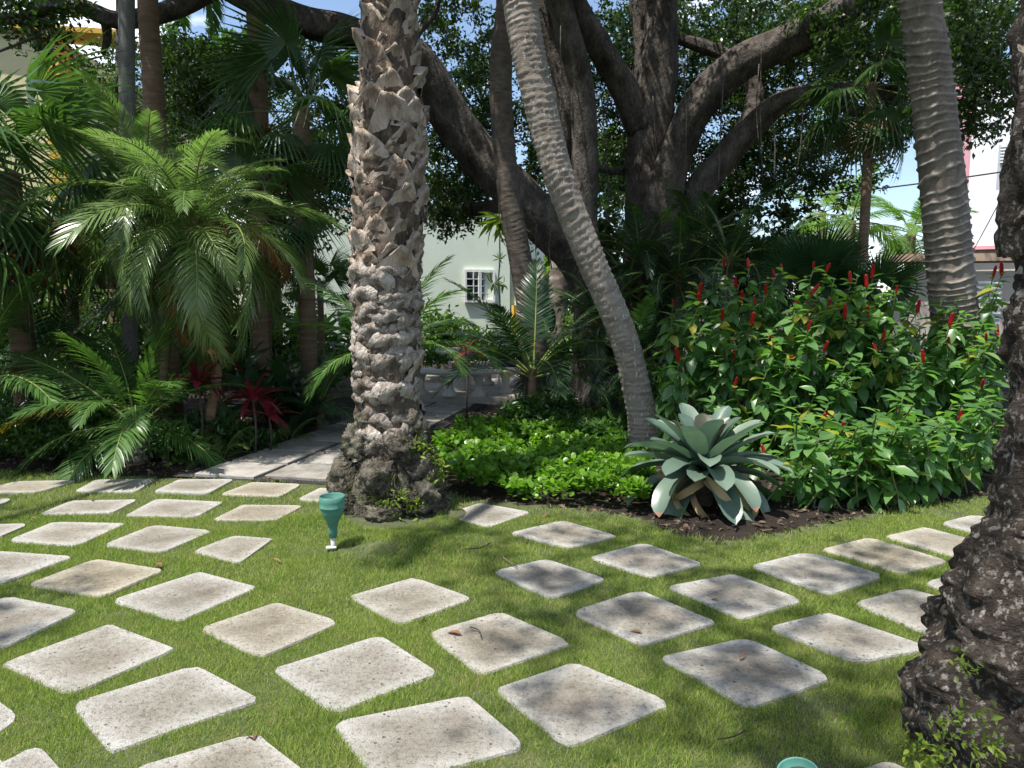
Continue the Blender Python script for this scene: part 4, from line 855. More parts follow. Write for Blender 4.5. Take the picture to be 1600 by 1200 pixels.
palmette('fan_palm', 'fan palm low in the shade at far left behind the feather fronds', 'palm tree', 110, 450, 9.6, FN_soft, 18, 80, -30, (.9, 1.1), nm='fan_leaf', trunk=.08)
palmette('fan_palm', 'dark low fan palm beside the sunny broad leaves left of the date palm', 'palm tree', 500, 450, 11.5, FN, 12, 70, 0, (.6, .8), nm='fan_leaf', trunk=.05)
def fans(label, a, b, d, spec):
    c = at(a, b, d); c.z = max(.3, c.z); t = thing('fan_palm', (c.x, d, 0), label, 'palm tree')
    ring_trunk('trunk', [(c.x, d, -.05), (c.x, d, c.z * .5), tuple(c)], [.09, .08], 12, .06, .08, M_brownbark, t)
    for az, el, roll, s in spec: link('fan_leaf', FN_open[random.random() < .5], t, orient(c, R(az), R(el), R(roll), s))
    return t
fans('dark fan palm with stiff open fans behind the red flowered bush', 1265, 470, 9.6, [(-80, 68, 0, .95), (-60, 55, 20, .9), (-120, 60, -20, .9), (200, 45, 60, .85), (10, 50, -60, .9), (90, 70, 0, 1), (150, 62, 40, .9), (40, 66, -30, .95), (-95, 40, 0, .7)])
fans('smaller stiff fan palm just left of the ringed trunk', 1350, 490, 9.3, [(-85, 62, 0, .85), (-50, 50, 20, .8), (-130, 55, -25, .8), (0, 48, -50, .85), (180, 50, 50, .75), (100, 70, 0, .85)])
tf = palmette('fan_palm', 'tall thin fan palm with drooping fans against the sky left of the ringed trunk', 'palm tree', 1362, 130, 11.0, FN_soft, 20, 80, -60, (.75, 1.0), nm='fan_leaf', trunk=.07, dead=FN_dead, ndead=2)
# bright palms far behind
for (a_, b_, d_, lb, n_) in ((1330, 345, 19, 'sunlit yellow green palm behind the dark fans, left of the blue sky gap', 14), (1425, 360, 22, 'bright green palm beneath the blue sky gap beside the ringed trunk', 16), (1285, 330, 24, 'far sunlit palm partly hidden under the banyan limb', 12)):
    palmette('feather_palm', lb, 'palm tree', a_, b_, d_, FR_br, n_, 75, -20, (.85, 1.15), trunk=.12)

# broad leaf plants
BROAD = leaf_template([(0, .01), (.15, .12), (.35, .19), (.6, .2), (.85, .1), (1, .003)], .3, .45)
def rosette(name, label, cat, a, b, d, n, ls, mat, hi=80, lo=15, z0=.05, wid=1.0, nm='leaf', stem=0.0, spreadr=.05, group=None, tpl=BROAD):
    c = at(a, b, d); c.z = z0; t = thing(name, (c.x, d, 0), label, cat, group)
    me = []
    for s in range(2):
        tv, tf_ = tpl; tv = tv * [ls, ls * wid, ls * (1 + .3 * s)]; mb = MB()
        if stem: tv = tv + [stem, 0, 0]; V, F = tube([(0, 0, 0), (stem, 0, 0)], .006, 4, cap=False); mb.add(V, F, .5)
        mb.add(tv, tf_, .5); me.append(mb.mesh(nm, mat))
    for k in range(n):
        u = k / max(1, n - 1); az = k * GA; p = Vector((c.x, d, z0)) + Vector((math.cos(az), math.sin(az), 0)) * spreadr * random.random()
        link(nm, me[k % 2], t, orient(p, az, R(hi + (lo - hi) * u) + random.gauss(0, .12), random.gauss(0, .25), random.uniform(.8, 1.15)))
    return t
for k, (a_, b_, d_, ls, z0, lb) in enumerate(((500, 450, 13.5, .55, .9, 'sunny broad leaf clump beneath the pale green wall'), (545, 440, 13.2, .5, 1.0, 'second sunny broad leaf clump touching the date palm trunk'), (470, 440, 14.2, .5, 1.1, 'small sunny broad leaf clump farthest left under the wall'))):
    rosette('broad_leaf_plant', lb, 'plant', a_, b_, d_, 18, ls, M_banana, 85, 10, z0, .9, stem=.1)
for k, (a_, b_, d_, ls, z0, lb) in enumerate(((400, 600, 8.7, .36, .35, 'dark broad leaf plant in the shade right of the pygmy palm stem'), (440, 590, 9.2, .38, .4, 'dark broad leaf plant beside the crimson cordyline at right'), (375, 560, 9.4, .4, .6, 'tall dark broad leaf plant behind the crimson cordylines'), (480, 610, 9.0, .3, .2, 'dark broad leaf plant nearest the path under the date palm fronds'), (350, 660, 7.9, .22, .15, 'small pale edged leafy plant at the foot of the pygmy palm'))):
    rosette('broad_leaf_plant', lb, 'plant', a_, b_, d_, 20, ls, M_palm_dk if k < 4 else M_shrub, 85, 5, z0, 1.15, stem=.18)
STRAP = leaf_template([(0, .02), (.3, .07), (.6, .085), (.85, .05), (1, .002)], .5, .5)
for (a_, b_, d_, ls, z0, n_, lb) in ((310, 590, 7.5, .34, .82, 14, 'bright crimson cordyline left of the pygmy palm stem'), (338, 550, 7.9, .34, 1.05, 12, 'crimson cordyline just behind the pygmy palm stem'), (395, 610, 7.7, .36, .62, 16, 'dark crimson cordyline right of the pygmy palm stem'), (420, 640, 7.9, .34, .4, 14, 'low dark crimson cordyline leaning over the path edge'), (728, 540, 10.5, .3, .95, 10, 'small red cordyline in front of the stone table')):
    t = rosette('cordyline', lb, 'plant', a_, b_, d_, n_, ls * .82, M_red, 82, 0, z0, 1.5, tpl=STRAP)
    V, F = tube([(0, 0, -.02), (.02, 0, z0 * .5), (0, 0, z0)], .012, 6); mb = MB(); mb.add(V, F); link('stem', mb.mesh('stem', M_darkbark), t, Matrix.Translation(t.location))

# low shrubs along the left bed
LEFT = [(-60, 700, 7.4, .55, .52), (20, 690, 7.45, .55, .55), (75, 700, 7.35, .5, .42), (135, 690, 7.45, .5, .48), (160, 640, 8.2, .5, .6), (40, 620, 8.4, .6, .75), (262, 690, 7.35, .45, .42), (295, 660, 7.7, .4, .45), (370, 680, 7.9, .36, .3), (405, 690, 8.1, .3, .2), (-30, 560, 9.3, .8, 1.1), (230, 600, 8.8, .6, .9), (130, 540, 9.8, .8, 1.3), (450, 640, 9.6, .5, .4), (330, 540, 10.2, .7, 1.3), (470, 560, 10.8, .7, 1.0)]
wds = ['at the left frame edge', 'second along the left bed front', 'under the long feather fronds', 'just left of the stubby palm base', 'behind the stubby palm base', 'behind the left front shrubs', 'just right of the stubby palm base', 'in front of the pygmy palm stem', 'right of the pygmy palm stem', 'at the path corner', 'deep in shade at far left', 'in shade between grey trunk and pygmy palm', 'deep behind the grey trunk', 'beside the path bend', 'deep behind the cordylines', 'in shade left of the date palm']
for (q, wd) in zip(LEFT, wds):
    a_, b_, d_, rx, h = q; c = at(a_, b_, d_); fine = random.random() < .5
    leafcloud('shrub', 'low dark green shrub ' + wd, 'shrub', (c.x, d_, h * .45), rx, rx * .7, h * .6, int(900 * rx / .4) if d_ < 9 else 1000, .075 if d_ < 8.6 else .12, M_shrub, LEAF_MID, group=None)
for (a_, b_, d_, lb) in ((300, 700, 7.45, 'sword fern at the foot of the pygmy palm'), (345, 690, 7.6, 'sword fern right of the pygmy palm foot'), (190, 640, 7.9, 'sword fern behind the stubby palm'), (450, 690, 8.6, 'small fern by the path edge')):
    palmette('fern', lb, 'fern', a_, b_, d_, FR_pyg, 18, 70, 0, (.35, .5), z0=.03)
# middle: shrubs round the terrace and behind the ground cover
MID = [(812, 640, 8.5, .36, .5, 'broad dark shrub in front of the stone tables'), (865, 640, 8.9, .4, .5, 'dark shrub right of the stone benches'), (880, 670, 8.4, .5, .35, 'dark low shrub behind the bright ground cover'), (940, 690, 7.9, .4, .3, 'low shrub by the foot of the leaning pale trunk'), (1010, 650, 8.8, .5, .9, 'dark shrub right of the leaning trunk'), (690, 520, 15.5, .8, 1.4, 'sunny bright shrub under the pale green wall left of the window'), (760, 510, 16.5, .7, 1.2, 'sunny bright shrub below the white framed window'), (900, 500, 18, .9, 1.4, 'sunny shrub right of the slender dark trunk'), (860, 560, 13.5, .8, 1.0, 'dark shrub behind the terrace'), (700, 580, 15.2, 1.0, .9, 'dark shrub behind the stone table'), (560, 560, 13, .7, .9, 'dark shrub hidden beyond the date palm'), (980, 530, 13.6, 1.0, 1.5, 'dark shrub behind the banyan foot'), (1480, 560, 10.5, 1.0, 1.2, 'shrub behind the ringed palm trunk'), (1560, 560, 11, 1.0, 1.1, 'shrub at right in front of the beige wall')]
for (a_, b_, d_, rx, h, lb) in MID:
    c = at(a_, b_, d_); sunny = lb.startswith('sunny'); leafcloud('shrub', lb, 'shrub', (c.x, d_, h * .5), rx, rx * .7, h * .6, 1100 if not sunny else 1600, .085 if d_ < 9 else .14, M_palm_sunlit if sunny else M_shrub, LEAF_MID)  # sunny shrubs take the brighter leaf colour in place of sunlight

# ground cover of round succulent leaves
def gcov(n, poly_px, hmax, mat, name, label, ls, tpl=LEAF_ROUND):
    Q = np.array([tuple(gr(a, b))[:2] for a, b in poly_px]); lo, hi = Q.min(0), Q.max(0); P = rng.uniform(lo, hi, (n * 3, 2)); P = P[inside(P, Q)][:n]; n = len(P)
    bumpy = .5 + .5 * vnoise(np.stack([P[:, 0], P[:, 1], 0 * P[:, 0]], -1), 2.4, 31, 2)
    # leaves sit in small rosettes on short stems
    k = max(1, n // 7); cidx = rng.integers(0, k, n); C = P[:k]; B = bumpy[:k]; Hc = hmax * (.25 + .75 * np.clip(B, 0, 1)) * rng.uniform(.75, 1.1, k)
    az = rng.uniform(0, 6.28, n); el = rng.uniform(-.1, 1.2, n); d = np.stack([np.cos(az) * np.cos(el), np.sin(az) * np.cos(el), np.sin(el)], -1)
    pos = np.stack([C[cidx, 0], C[cidx, 1], Hc[cidx] - rng.random(n) ** 2 * .09], -1) + d * .012
    a = scatter(tpl, pos, basis(d, np.array([0, 0, 1.0]) + rng.normal(size=(n, 3)) * .35), ls * rng.uniform(.6, 1.3, n), rng.random(k)[cidx] * .45 + rng.random(n) * .5)
    mb = MB(); mb.add(*a); V, F = [], []
    return tag(link(name, mb.mesh(name, mat)), label, 'ground cover', kind='stuff')
gcov(15000, [(672, 765), (690, 690), (740, 672), (840, 668), (960, 672), (1010, 690), (1020, 790), (1008, 806), (950, 796), (850, 788), (760, 780)], .30, M_ground, 'succulent_ground_cover', 'bright green round leaved ground cover between date palm and bromeliad', .052)
gcov(2600, [(-150, 722), (-150, 700), (200, 700), (330, 700), (300, 725), (150, 724)], .10, M_shrub, 'bed_edge_cover', 'sparse dark creeping ground cover along the left bed edge', .05)

# ------------------------------------------------------------------ the red cone costus bush
cs = thing('costus_bush', (at(1300, 700, 7.2).x, 7.2, 0), 'large leafy bush with many upright red cone flowers behind the bromeliad', 'bush')
CO = np.array(cs.location)
FL = [(1131, 409), (1170, 409), (1211, 424), (1271, 413), (1290, 418), (1329, 434), (1363, 426), (1354, 441), (1222, 416), (1091, 455), (1196, 452), (1150, 441), (1158, 466), (1128, 492), (1173, 502), (1208, 527), (1262, 508), (1267, 452), (1243, 475), (1293, 474), (1320, 490), (1358, 487), (1378, 525), (1370, 542), (1148, 552), (1061, 557), (1147, 599), (1443, 557), (1483, 536), (1484, 503), (1534, 597), (1552, 423), (1565, 422), (1559, 520), (1541, 524), (1288, 658), (1316, 666), (1312, 717), (1051, 474), (1092, 470), (1181, 468), (1433, 480), (1420, 640), (1240, 690), (1500, 650), (1380, 700), (1287, 540), (1400, 450), (1236, 560), (1196, 706)]
def dep(a, b): return 6.15 + (790 - b) / 390 * 1.7
stems = []      # (base xy, top xyz)
for a_, b_ in FL:
    d = dep(a_, b_) + random.uniform(-.15, .25); tp_ = at(a_, b_ + 8, d); stems.append((tp_, True))
cnt = 0
while cnt < 160:
    a_, b_ = random.uniform(1000, 1565), random.uniform(425, 775)
    lim = 432 + 70 * max(0, (1100 - a_) / 100) + (25 if a_ > 1440 else 0)
    if b_ < lim or (a_ < 1085 and b_ > 500) or (a_ < 1250 and b_ > 700): continue
    if a_ > 1330 and b_ > 700 - (a_ - 1330) * .05 and random.random() < .75: continue
    d = dep(a_, b_) + abs(random.gauss(0, .35)) + .05; stems.append((at(a_, b_, d), False)); cnt += 1
for k in range(75):
    a_ = random.uniform(1215, 1550); yb = 800 if a_ < 1340 else 800 - (a_ - 1340) * .15; g_ = gr(a_, yb - random.uniform(0, 32)); stems.append((g_ + Vector((random.uniform(-.05, .05), -.12, random.uniform(.18, .85))), False))
LV = []    # leaf pos, dir, normal, size
for (p, fl) in stems:
    h = p.z; out = Vector((random.gauss(0, .16), random.uniform(0, .45) * min(1, h) + .1 * h, 0)); b = Vector((p.x + out.x, p.y + out.y, 0))
    P = spline([tuple(b), tuple(b.lerp(p, .5) + Vector((0, .05, .12 * h))), tuple(p)], 12)
    V, F = tube(P, np.linspace(.010, .006, 12), 5); mb = MB(); mb.add(V - CO, F, .5)
    link('stem', mb.mesh('stem', M_twig), cs, Matrix.Translation(cs.location))
    L = h; nl = int(np.clip(h / .046, 8, 36)); ph = random.uniform(0, 6.28)
    for k in range(nl):
        t = 1 - (k / nl) * .93; q = np.array([np.interp(t, np.linspace(0, 1, 12), P[:, i]) for i in range(3)]); a_ = ph + k * 1.15
        top = (k < 5); el = (.55 - .17 * k if top else random.gauss(-.42, .28)); sz = random.uniform(.14, .23) * (.72 + .06 * k if top else 1)
        dd = np.array([math.cos(a_) * math.cos(el), math.sin(a_) * math.cos(el), math.sin(el)])
        LV.append((q, dd, np.array([0, 0, 1.0]) + rng.normal(size=3) * .25, sz))
pos = np.array([l[0] for l in LV]); dr = np.array([l[1] for l in LV]); nr = np.array([l[2] for l in LV]); sz = np.array([l[3] for l in LV])
score = pos[:, 1] - dr[:, 1] * .08 + rng.normal(size=len(pos)) * .05 - np.where(pos[:, 2] > .25, .0, -.5)
bins = np.floor((pos[:, 0] - 1) / .12) * 100 + np.floor(pos[:, 2] / .12); order = np.argsort(score); seen = {}; rank = np.zeros(len(pos))
for i in order: seen[bins[i]] = seen.get(bins[i], 0) + 1; rank[i] = seen[bins[i]] * 10 + score[i]
front = np.argsort(rank)[:298]; rest = np.setdiff1d(np.arange(len(pos)), front)
RB = basis(dr, nr); LM = []
for k in range(4):
    tv, tf_ = LEAF_FINE; mb = MB(); mb.add(tv * [1, 1.2, .6 + .35 * k], tf_, .5); LM.append(mb.mesh('leaf', M_costus))
for i in front:
    M = Matrix([[*(RB[i][r] * sz[i]), pos[i][r]] for r in range(3)] + [[0, 0, 0, 1]]); link('leaf', LM[i % 4], cs, M)
mb = MB(); mb.add(*scatter(LEAF_FINE, pos[rest] - CO, RB[rest], sz[rest], None, 1.2)); link('foliage', mb.mesh('foliage', M_costus), cs, Matrix.Translation(cs.location), kind='stuff')
# bract cones
def spike_mesh(seed):
    r = np.random.default_rng(seed); mb = MB(); n = 46; k = np.arange(n); z = k / n * .125; rad = .0135 * np.sin(np.clip((k / n) * .86 + .16, 0, 1) * math.pi) ** .6 + .001; a_ = k * GA
    V, F = tube([(0, 0, -.01), (0, 0, .05), (0, 0, .115)], [.010, .013, .004], 7); mb.add(V, F, .3)
    pos = np.stack([np.cos(a_) * rad * .75, np.sin(a_) * rad * .75, z - .006], -1); d = unit(np.stack([np.cos(a_) * .45, np.sin(a_) * .45, 0 * a_ + 1], -1)); nn = np.stack([np.cos(a_), np.sin(a_), 0 * a_], -1)
    V, F, rr_ = scatter((np.array([[0, .3, 0], [0, -.3, 0], [.6, -.34, .08], [1, 0, .02], [.6, .34, .08]]), np.array([[0, 1, 2, 4]])), pos, basis(d, nn), .026, r.random(n))
    mb.add(V, F, rr_); mb.add(*scatter((np.array([[.6, -.34, .08], [1, 0, .02], [.6, .34, .08]]), np.array([[0, 1, 2]])), pos, basis(d, nn), .026, r.random(n)))
    return mb.mesh('flower_spike', M_spike)
SM = [spike_mesh(k) for k in range(3)]
for k, (p, fl) in enumerate(stems):
    if fl: link('flower_spike', SM[k % 3], cs, Matrix.Translation(p) @ Matrix.Rotation(random.gauss(0, .2), 4, 'X') @ Matrix.Rotation(random.gauss(0, .2), 4, 'Y') @ Matrix.Scale(random.uniform(.62, 1.12), 4) )

# ------------------------------------------------------------------ the bromeliad
bc = gr(1112, 800); br = thing('bromeliad', (bc.x, 5.72, 0), 'giant blue green bromeliad rosette with pink tips and dry lower leaves on the soil', 'bromeliad')
def brom_leaf(L, w, arch, mats, seed, tipm=True):
    r = np.random.default_rng(seed); K = 16; s = np.linspace(0, 1, K) ** .85; th = -arch * s ** 1.5; X = np.concatenate([[0], np.cumsum(np.cos(th[1:]) * L * np.diff(s))]); Z = np.concatenate([[0], np.cumsum(np.sin(th[1:]) * L * np.diff(s))])
    wd = w * np.interp(s, [0, .15, .45, .72, .88, .96, 1], [.62, .7, .95, 1, .80, .42, .02]); V = []
    for k in range(K):
        n_ = np.array([-math.sin(th[k]), 0, math.cos(th[k])]); c = np.array([X[k], 0, Z[k]]); f = .34 * (1 - .55 * s[k])
        for u in (-1, -.5, 0, .5, 1): V.append(c + np.array([0, u * wd[k] / 2 * (1 - .1 * f), 0]) + n_ * (abs(u) ** 1.6 * wd[k] * f + r.normal() * .0012))
    i = np.arange(4)[None]; j = np.arange(K - 1)[:, None] * 5; F = np.stack([j + i, j + i + 1, j + 5 + i + 1, j + 5 + i], -1).reshape(-1, 4)
    mb = MB(); nt_ = 4 if tipm else 0
    mb.add(V, F[:len(F) - nt_], .5, 0); 
    if nt_: mb.F.append(F[-nt_:]); mb.MI.append(np.full(nt_, 1))
    return mb.mesh('leaf', mats)
BLm = [brom_leaf(.67, .20, a_, [M_brom, M_tip], 90 + k, k == 2) for k, a_ in enumerate((.35, .8, 1.25))]
BLs = [brom_leaf(.46, .21, .4, [M_brom, M_tip], 95, False), brom_leaf(.44, .2, .3, [M_bromc, M_bromc], 96)]
BLd = [brom_leaf(.52, .075, 2.2, [M_bromd, M_bromd], 97), brom_leaf(.46, .055, 2.7, [M_bromd, M_bromd], 98)]
bz = .36; bcen = Vector((bc.x, 5.72, bz))
for k in range(50):
    u = k / 49; az = k * GA + .5
    if u < .07: me, el, sc = BLs[1], R(66), .9
    elif u < .15: me, el, sc = BLs[0], R(68), .95
    elif u < .40: me, el, sc = (BLm[0], R(58 - 80 * (u - .15)), .9)
    elif u < .7: me, el, sc = BLm[0 if k % 3 == 0 else 1], R(30 - 50 * (u - .4)), .97
    else: me, el, sc = BLm[1 if k % 2 else 2], R(10 - 70 * (u - .7)), .95
    p = bcen + Vector((math.cos(az) * .05, math.sin(az) * .05, -.12 * u))
    link('leaf', me, br, orient(p, az + random.gauss(0, .06), el + random.gauss(0, .05), random.gauss(0, .12), sc * random.uniform(.92, 1.06)), label='reddish inner leaf' if u < .07 else None)
for k in range(14):
    az = -2.9 + k * .24 + random.gauss(0, .1) if k < 11 else random.uniform(0, 3)
    link('dry_leaf', BLd[k % 2], br, orient(bcen + Vector((math.cos(az) * .12, math.sin(az) * .12, -.12)), az, R(6) + random.gauss(0, .15), random.gauss(0, .4), random.uniform(.95, 1.2)), label='dry tan hanging leaf')
V, F = tube([(0, 0, -.02), (0, 0, .12), (0, 0, .3)], [.08, .07, .06], 10); mb = MB(); mb.add(V, F); link('stem', mb.mesh('stem', M_darkbark), br, Matrix.Translation(br.location))

# ------------------------------------------------------------------ garden lamps
M_teal = flatmat('weathered teal plastic', (.07, .22, .17), .6, .25, 8, .2, 120)
M_zinc = flatmat('zinc bracket', (.5, .5, .48), .5, .1, 8, .1)
M_lens = flatmat('dark lamp lens', (.03, .05, .05), .15, .1, 8, .0)
def lamp(px_, py_, Y, label, tilt=(0, 0), sc=1.0, z=None):
    g_ = gr(px_, py_) if z is None else Vector((at(px_, py_, Y).x, Y, z)); t = thing('garden_lamp', (g_.x, g_.y, float(hgt(np.array([g_.x]), np.array([g_.y]))[0])), label, 'garden lamp', 'teal plastic garden spike lamps')
    Mx = Matrix.Translation(t.location) @ Matrix.Rotation(tilt[0], 4, 'X') @ Matrix.Rotation(tilt[1], 4, 'Y') @ Matrix.Scale(sc, 4)
    V, F = lathe([(.0, .085), (.024, .09), (.028, .13), (.034, .175), (.042, .205), (.062, .238), (.070, .252), (.074, .275), (.078, .292), (.081, .295), (.085, .300), (.082, .304), (.083, .335), (.085, .372), (.081, .374), (.077, .368), (.074, .33), (.0, .325)], 32)
    for a_, b_ in ((0, 32), ): pass
    mb = MB(); mb.add(V, F); link('lamp_body', mb.mesh('lamp_body', M_teal), t, Mx)
    V, F = lathe([(.073, .334), (.05, .342), (.0, .345)], 24); mb = MB(); mb.add(V, F); link('lens', mb.mesh('lens', M_lens), t, Mx)
    V, F = tube([(0, 0, -.05), (0, 0, .03), (0, 0, .09)], [.008, .016, .018], 10); mb = MB(); mb.add(V, F); link('spike', mb.mesh('spike', M_zinc), t, Mx)
    mb = MB(); mb.box((-.01, -.02, .028), (.065, .05, .006), .3); link('base_plate', mb.mesh('base_plate', M_zinc, False), t, Mx)
    return t
lamp(521, 858, 0, 'teal cup shaped garden lamp on a spike in front of the thick palm trunk')
lamp(1268, 1300, 2.0, 'teal garden lamp half hidden at the bottom edge near the right palm', (R(8), R(-14)), .72, z=-.045)

# ------------------------------------------------------------------ terrace furniture
M_conc = flatmat('pale weathered concrete', (.50, .48, .44), .85, .16, 7, .4, 50)
M_navy = flatmat('dark navy cushion', (.012, .02, .045), .8)
TZ = .10; tcx = at(722, 560, 13.1).x
def lathed(name, prof, par, loc, mat, seg=28):
    V, F = lathe(prof, seg); mb = MB(); mb.add(V, F); return link(name, mb.mesh(name, mat), par, Matrix.Translation(loc))
t = thing('stone_table', (tcx, 13.1, TZ), 'round pale concrete table on the shaded terrace beyond the path', 'table')
lathed('tabletop', [(0, .68), (.46, .68), (.49, .70), (.50, .735), (.485, .765), (.0, .77)], t, t.location, M_conc)
lathed('pedestal', [(.22, 0), (.22, .06), (.15, .10), (.13, .3), (.15, .55), (.24, .68), (0, .68)], t, t.location, M_conc)
def bench(c, az, lb, span=1.0, rad=.95):
    t = thing('stone_bench', (c[0] + rad * math.cos(az), c[1] + rad * math.sin(az), TZ), lb, 'bench')
    K = 12; mb = MB(); V = []
    for k in range(K + 1):
        a_ = az - span / 2 + span * k / K
        for r_, z in ((rad - .16, .37), (rad - .18, .41), (rad - .16, .45), (rad + .16, .45), (rad + .18, .41), (rad + .16, .37)): V.append([c[0] + r_ * math.cos(a_), c[1] + r_ * math.sin(a_), TZ + z])
    i = np.arange(6)[None]; j = np.arange(K)[:, None] * 6; F = np.stack([j + i, j + (i + 1) % 6, j + 6 + (i + 1) % 6, j + 6 + i], -1).reshape(-1, 4)
    mb.add(np.array(V) - np.array(t.location), [F]); e = np.array([[0, 1, 2, 3], [0, 3, 4, 5]]); mb.F += [e[:, ::-1].copy(), (e + K * 6)]; mb.MI += [np.zeros(2, int)] * 2
    link('seat', mb.mesh('seat', M_conc, False), t, Matrix.Translation(t.location))
    for s in (-.32, .32):
        a_ = az + s * span; lathed('leg', [(.13, 0), (.13, .05), (.07, .09), (.06, .2), (.09, .31), (.13, .37), (0, .37)], t, (c[0] + rad * math.cos(a_), c[1] + rad * math.sin(a_), TZ), M_conc, 16)
bench((tcx, 13.1), R(-118), 'curved concrete bench left of the round stone table')
bench((tcx, 13.1), R(-50), 'curved concrete bench in front right of the round stone table')
bench((tcx, 13.1), R(80), 'curved concrete bench behind the round stone table')
t = thing('stone_table', (at(822, 560, 14.2).x, 14.2, TZ), 'second concrete table partly hidden by the dark palm', 'table')
lathed('tabletop', [(0, .68), (.42, .68), (.45, .71), (.44, .75), (0, .76)], t, t.location, M_conc); lathed('pedestal', [(.2, 0), (.13, .1), (.13, .5), (.2, .68), (0, .68)], t, t.location, M_conc)
t = thing('garden_chair', (at(797, 560, 13.3).x, 13.4, TZ), 'dark navy garden chair beside the stone tables', 'chair')
for nm_, c_, d_ in (('seat', (0, 0, .44), (.5, .5, .08)), ('backrest', (0, .24, .75), (.5, .07, .5))):
    mb = MB(); mb.box(c_, d_); o = link(nm_, mb.mesh(nm_, M_navy, False), t, Matrix.Translation(t.location)); bv = o.modifiers.new('b', 'BEVEL'); bv.width = .025; bv.segments = 2
for sx in (-1, 1):
    for sy in (-1, 1):
        mb = MB(); mb.box((sx * .21, sy * .21, .2), (.03, .03, .4)); link('leg', mb.mesh('leg', M_zinc, False), t, Matrix.Translation(t.location))

# ------------------------------------------------------------------ buildings
M_green = flatmat('pale green stucco', (.68, .77, .64), .9, .05, 1.5, .3, 30)
M_yel = flatmat('ochre trim', (.72, .42, .06), .8, .08, 2, .2)
M_cream = flatmat('pale yellow stucco', (.72, .64, .36), .9, .05, 1.5, .3, 30)
M_white = flatmat('white painted wall', (.80, .80, .82), .85, .05, 1.2, .3, 12)
M_pink = flatmat('pink painted trim', (.74, .36, .40), .85, .05, 2, .2)
M_beige = flatmat('beige low wall', (.50, .44, .37), .9, .06, 2, .2)
M_frame = flatmat('white window frame', (.78, .80, .78), .6, .04, 3, .05)
M_vent = flatmat('grey metal louvre', (.42, .44, .47), .5, .06, 3, .1)
M_roof = flatmat('tan roof tiles', (.42, .30, .22), .85, .15, 3, .4)
def glass(name='dark window glass'):
    m = bpy.data.materials.new(name); t_, b, o = nodes(m); n_ = noise(t_, 2.5, 4); t_.links.new(ramp(t_, n_, [(.35, (.006, .010, .010)), (.7, (.035, .05, .045))]), b.inputs['Base Color']); b.inputs['Roughness'].default_value = .06; b.inputs['Specular IOR Level'].default_value = .7; return m
M_glass = glass()
def mesh_part(name, mb, mat, par, smooth=False, **k): return link(name, mb.mesh(name, mat, smooth), par, Matrix.Translation(par.location), **k)
def wallM(par, p0, p1, z0, z1, th, mat, name='wall'):
    p0, p1 = Vector(p0), Vector(p1); d = (p1 - p0); L = d.length; c = (p0 + p1) / 2; mb = MB()
    mb.box((c.x - par.location.x, c.y - par.location.y, (z0 + z1) / 2), (L, th, z1 - z0), math.atan2(d.y, d.x)); return mesh_part(name, mb, mat, par)
def window(par, p, ang, w, h, nx_, nz_, panes=True, mid=True):
    """window centred at p (on the wall face), facing -Y rotated by ang"""
    Mx = Matrix.Translation(p) @ Matrix.Rotation(ang, 4, 'Z')
    mb = MB(); fw = .07
    for c_, d_ in (((0, -.02, h / 2 - fw / 2), (w, .08, fw)), ((0, -.02, -h / 2 + fw / 2), (w, .08, fw)), ((-w / 2 + fw / 2, -.02, 0), (fw, .08, h - 2 * fw)), ((w / 2 - fw / 2, -.02, 0), (fw, .08, h - 2 * fw))): mb.box(c_, d_)
    fo = link('window', mb.mesh('window', M_frame, False), par, Mx)
    if mid: mb = MB(); mb.box((0, -.03, 0), (.10, .07, h - 2 * fw - .002)); link('mullion', mb.mesh('mullion', M_frame, False), fo, Mx @ Matrix.Translation((0, 0, 0)))
    iw, ih = w - 2 * fw, h - 2 * fw
    for k in range(1, nz_):
        mb = MB(); mb.box((0, -.012, -ih / 2 + ih * k / nz_), (iw - .003, .03, .028)); link('glazing_bar', mb.mesh('glazing_bar', M_frame, False), fo, Mx)
    for k in range(1, nx_):
        if mid and k == nx_ // 2: continue
        mb = MB(); mb.box((-iw / 2 + iw * k / nx_, -.015, 0), (.028, .03, ih - .003)); link('glazing_bar', mb.mesh('glazing_bar', M_frame, False), fo, Mx)
    for i in range(nx_):
        for j in range(nz_):
            mb = MB(); mb.box((-iw / 2 + iw * (i + .5) / nx_, .012, -ih / 2 + ih * (j + .5) / nz_), (iw / nx_ - .004, .01, ih / nz_ - .004)); link('pane', mb.mesh('pane', M_glass, False), fo, Mx)
    return fo

gb = thing('house', (at(650, 500, 22).x, 22.5, 0), 'pale green stucco house with a white framed window behind the terrace', 'house')
g0, g1 = at(430, 480, 20.5), at(800, 480, 22.0); g2 = at(848, 480, 24.2)
ang1 = math.atan2(g1.y - g0.y, g1.x - g0.x); n1 = Vector((math.sin(ang1), -math.cos(ang1), 0)); zt = at(700, 335, 21.5).z
wallM(gb, (g0.x, g0.y + .15, 0), (g1.x - .1, g1.y + .14, 0), 0, zt, .3, M_green)
ang2 = math.atan2(g2.y - g1.y, g2.x - g1.x); n2 = Vector((math.sin(ang2), -math.cos(ang2), 0))
wallM(gb, (g1.x, g1.y + .15, 0), (g2.x - .1, g2.y + .15, 0), 0, zt - .35, .3, M_green)
wp = at(749, 447, 21.8); t_ = (wp.x - g0.x) / (g1.x - g0.x); wy = g0.y + (g1.y - g0.y) * t_
window(gb, Vector((wp.x, wy, at(749, 447, wy).z)) + n1 * .03, ang1, pw(48, wy), pw(50, wy), 4, 4)
wp = at(832, 462, 23.4); t_ = (wp.x - g1.x) / (g2.x - g1.x); wy = g1.y + (g2.y - g1.y) * t_; wpp = Vector((wp.x, wy, at(832, 460, wy).z)) + n2 * .03
ww2 = pw(24, wy) / math.cos(ang2)
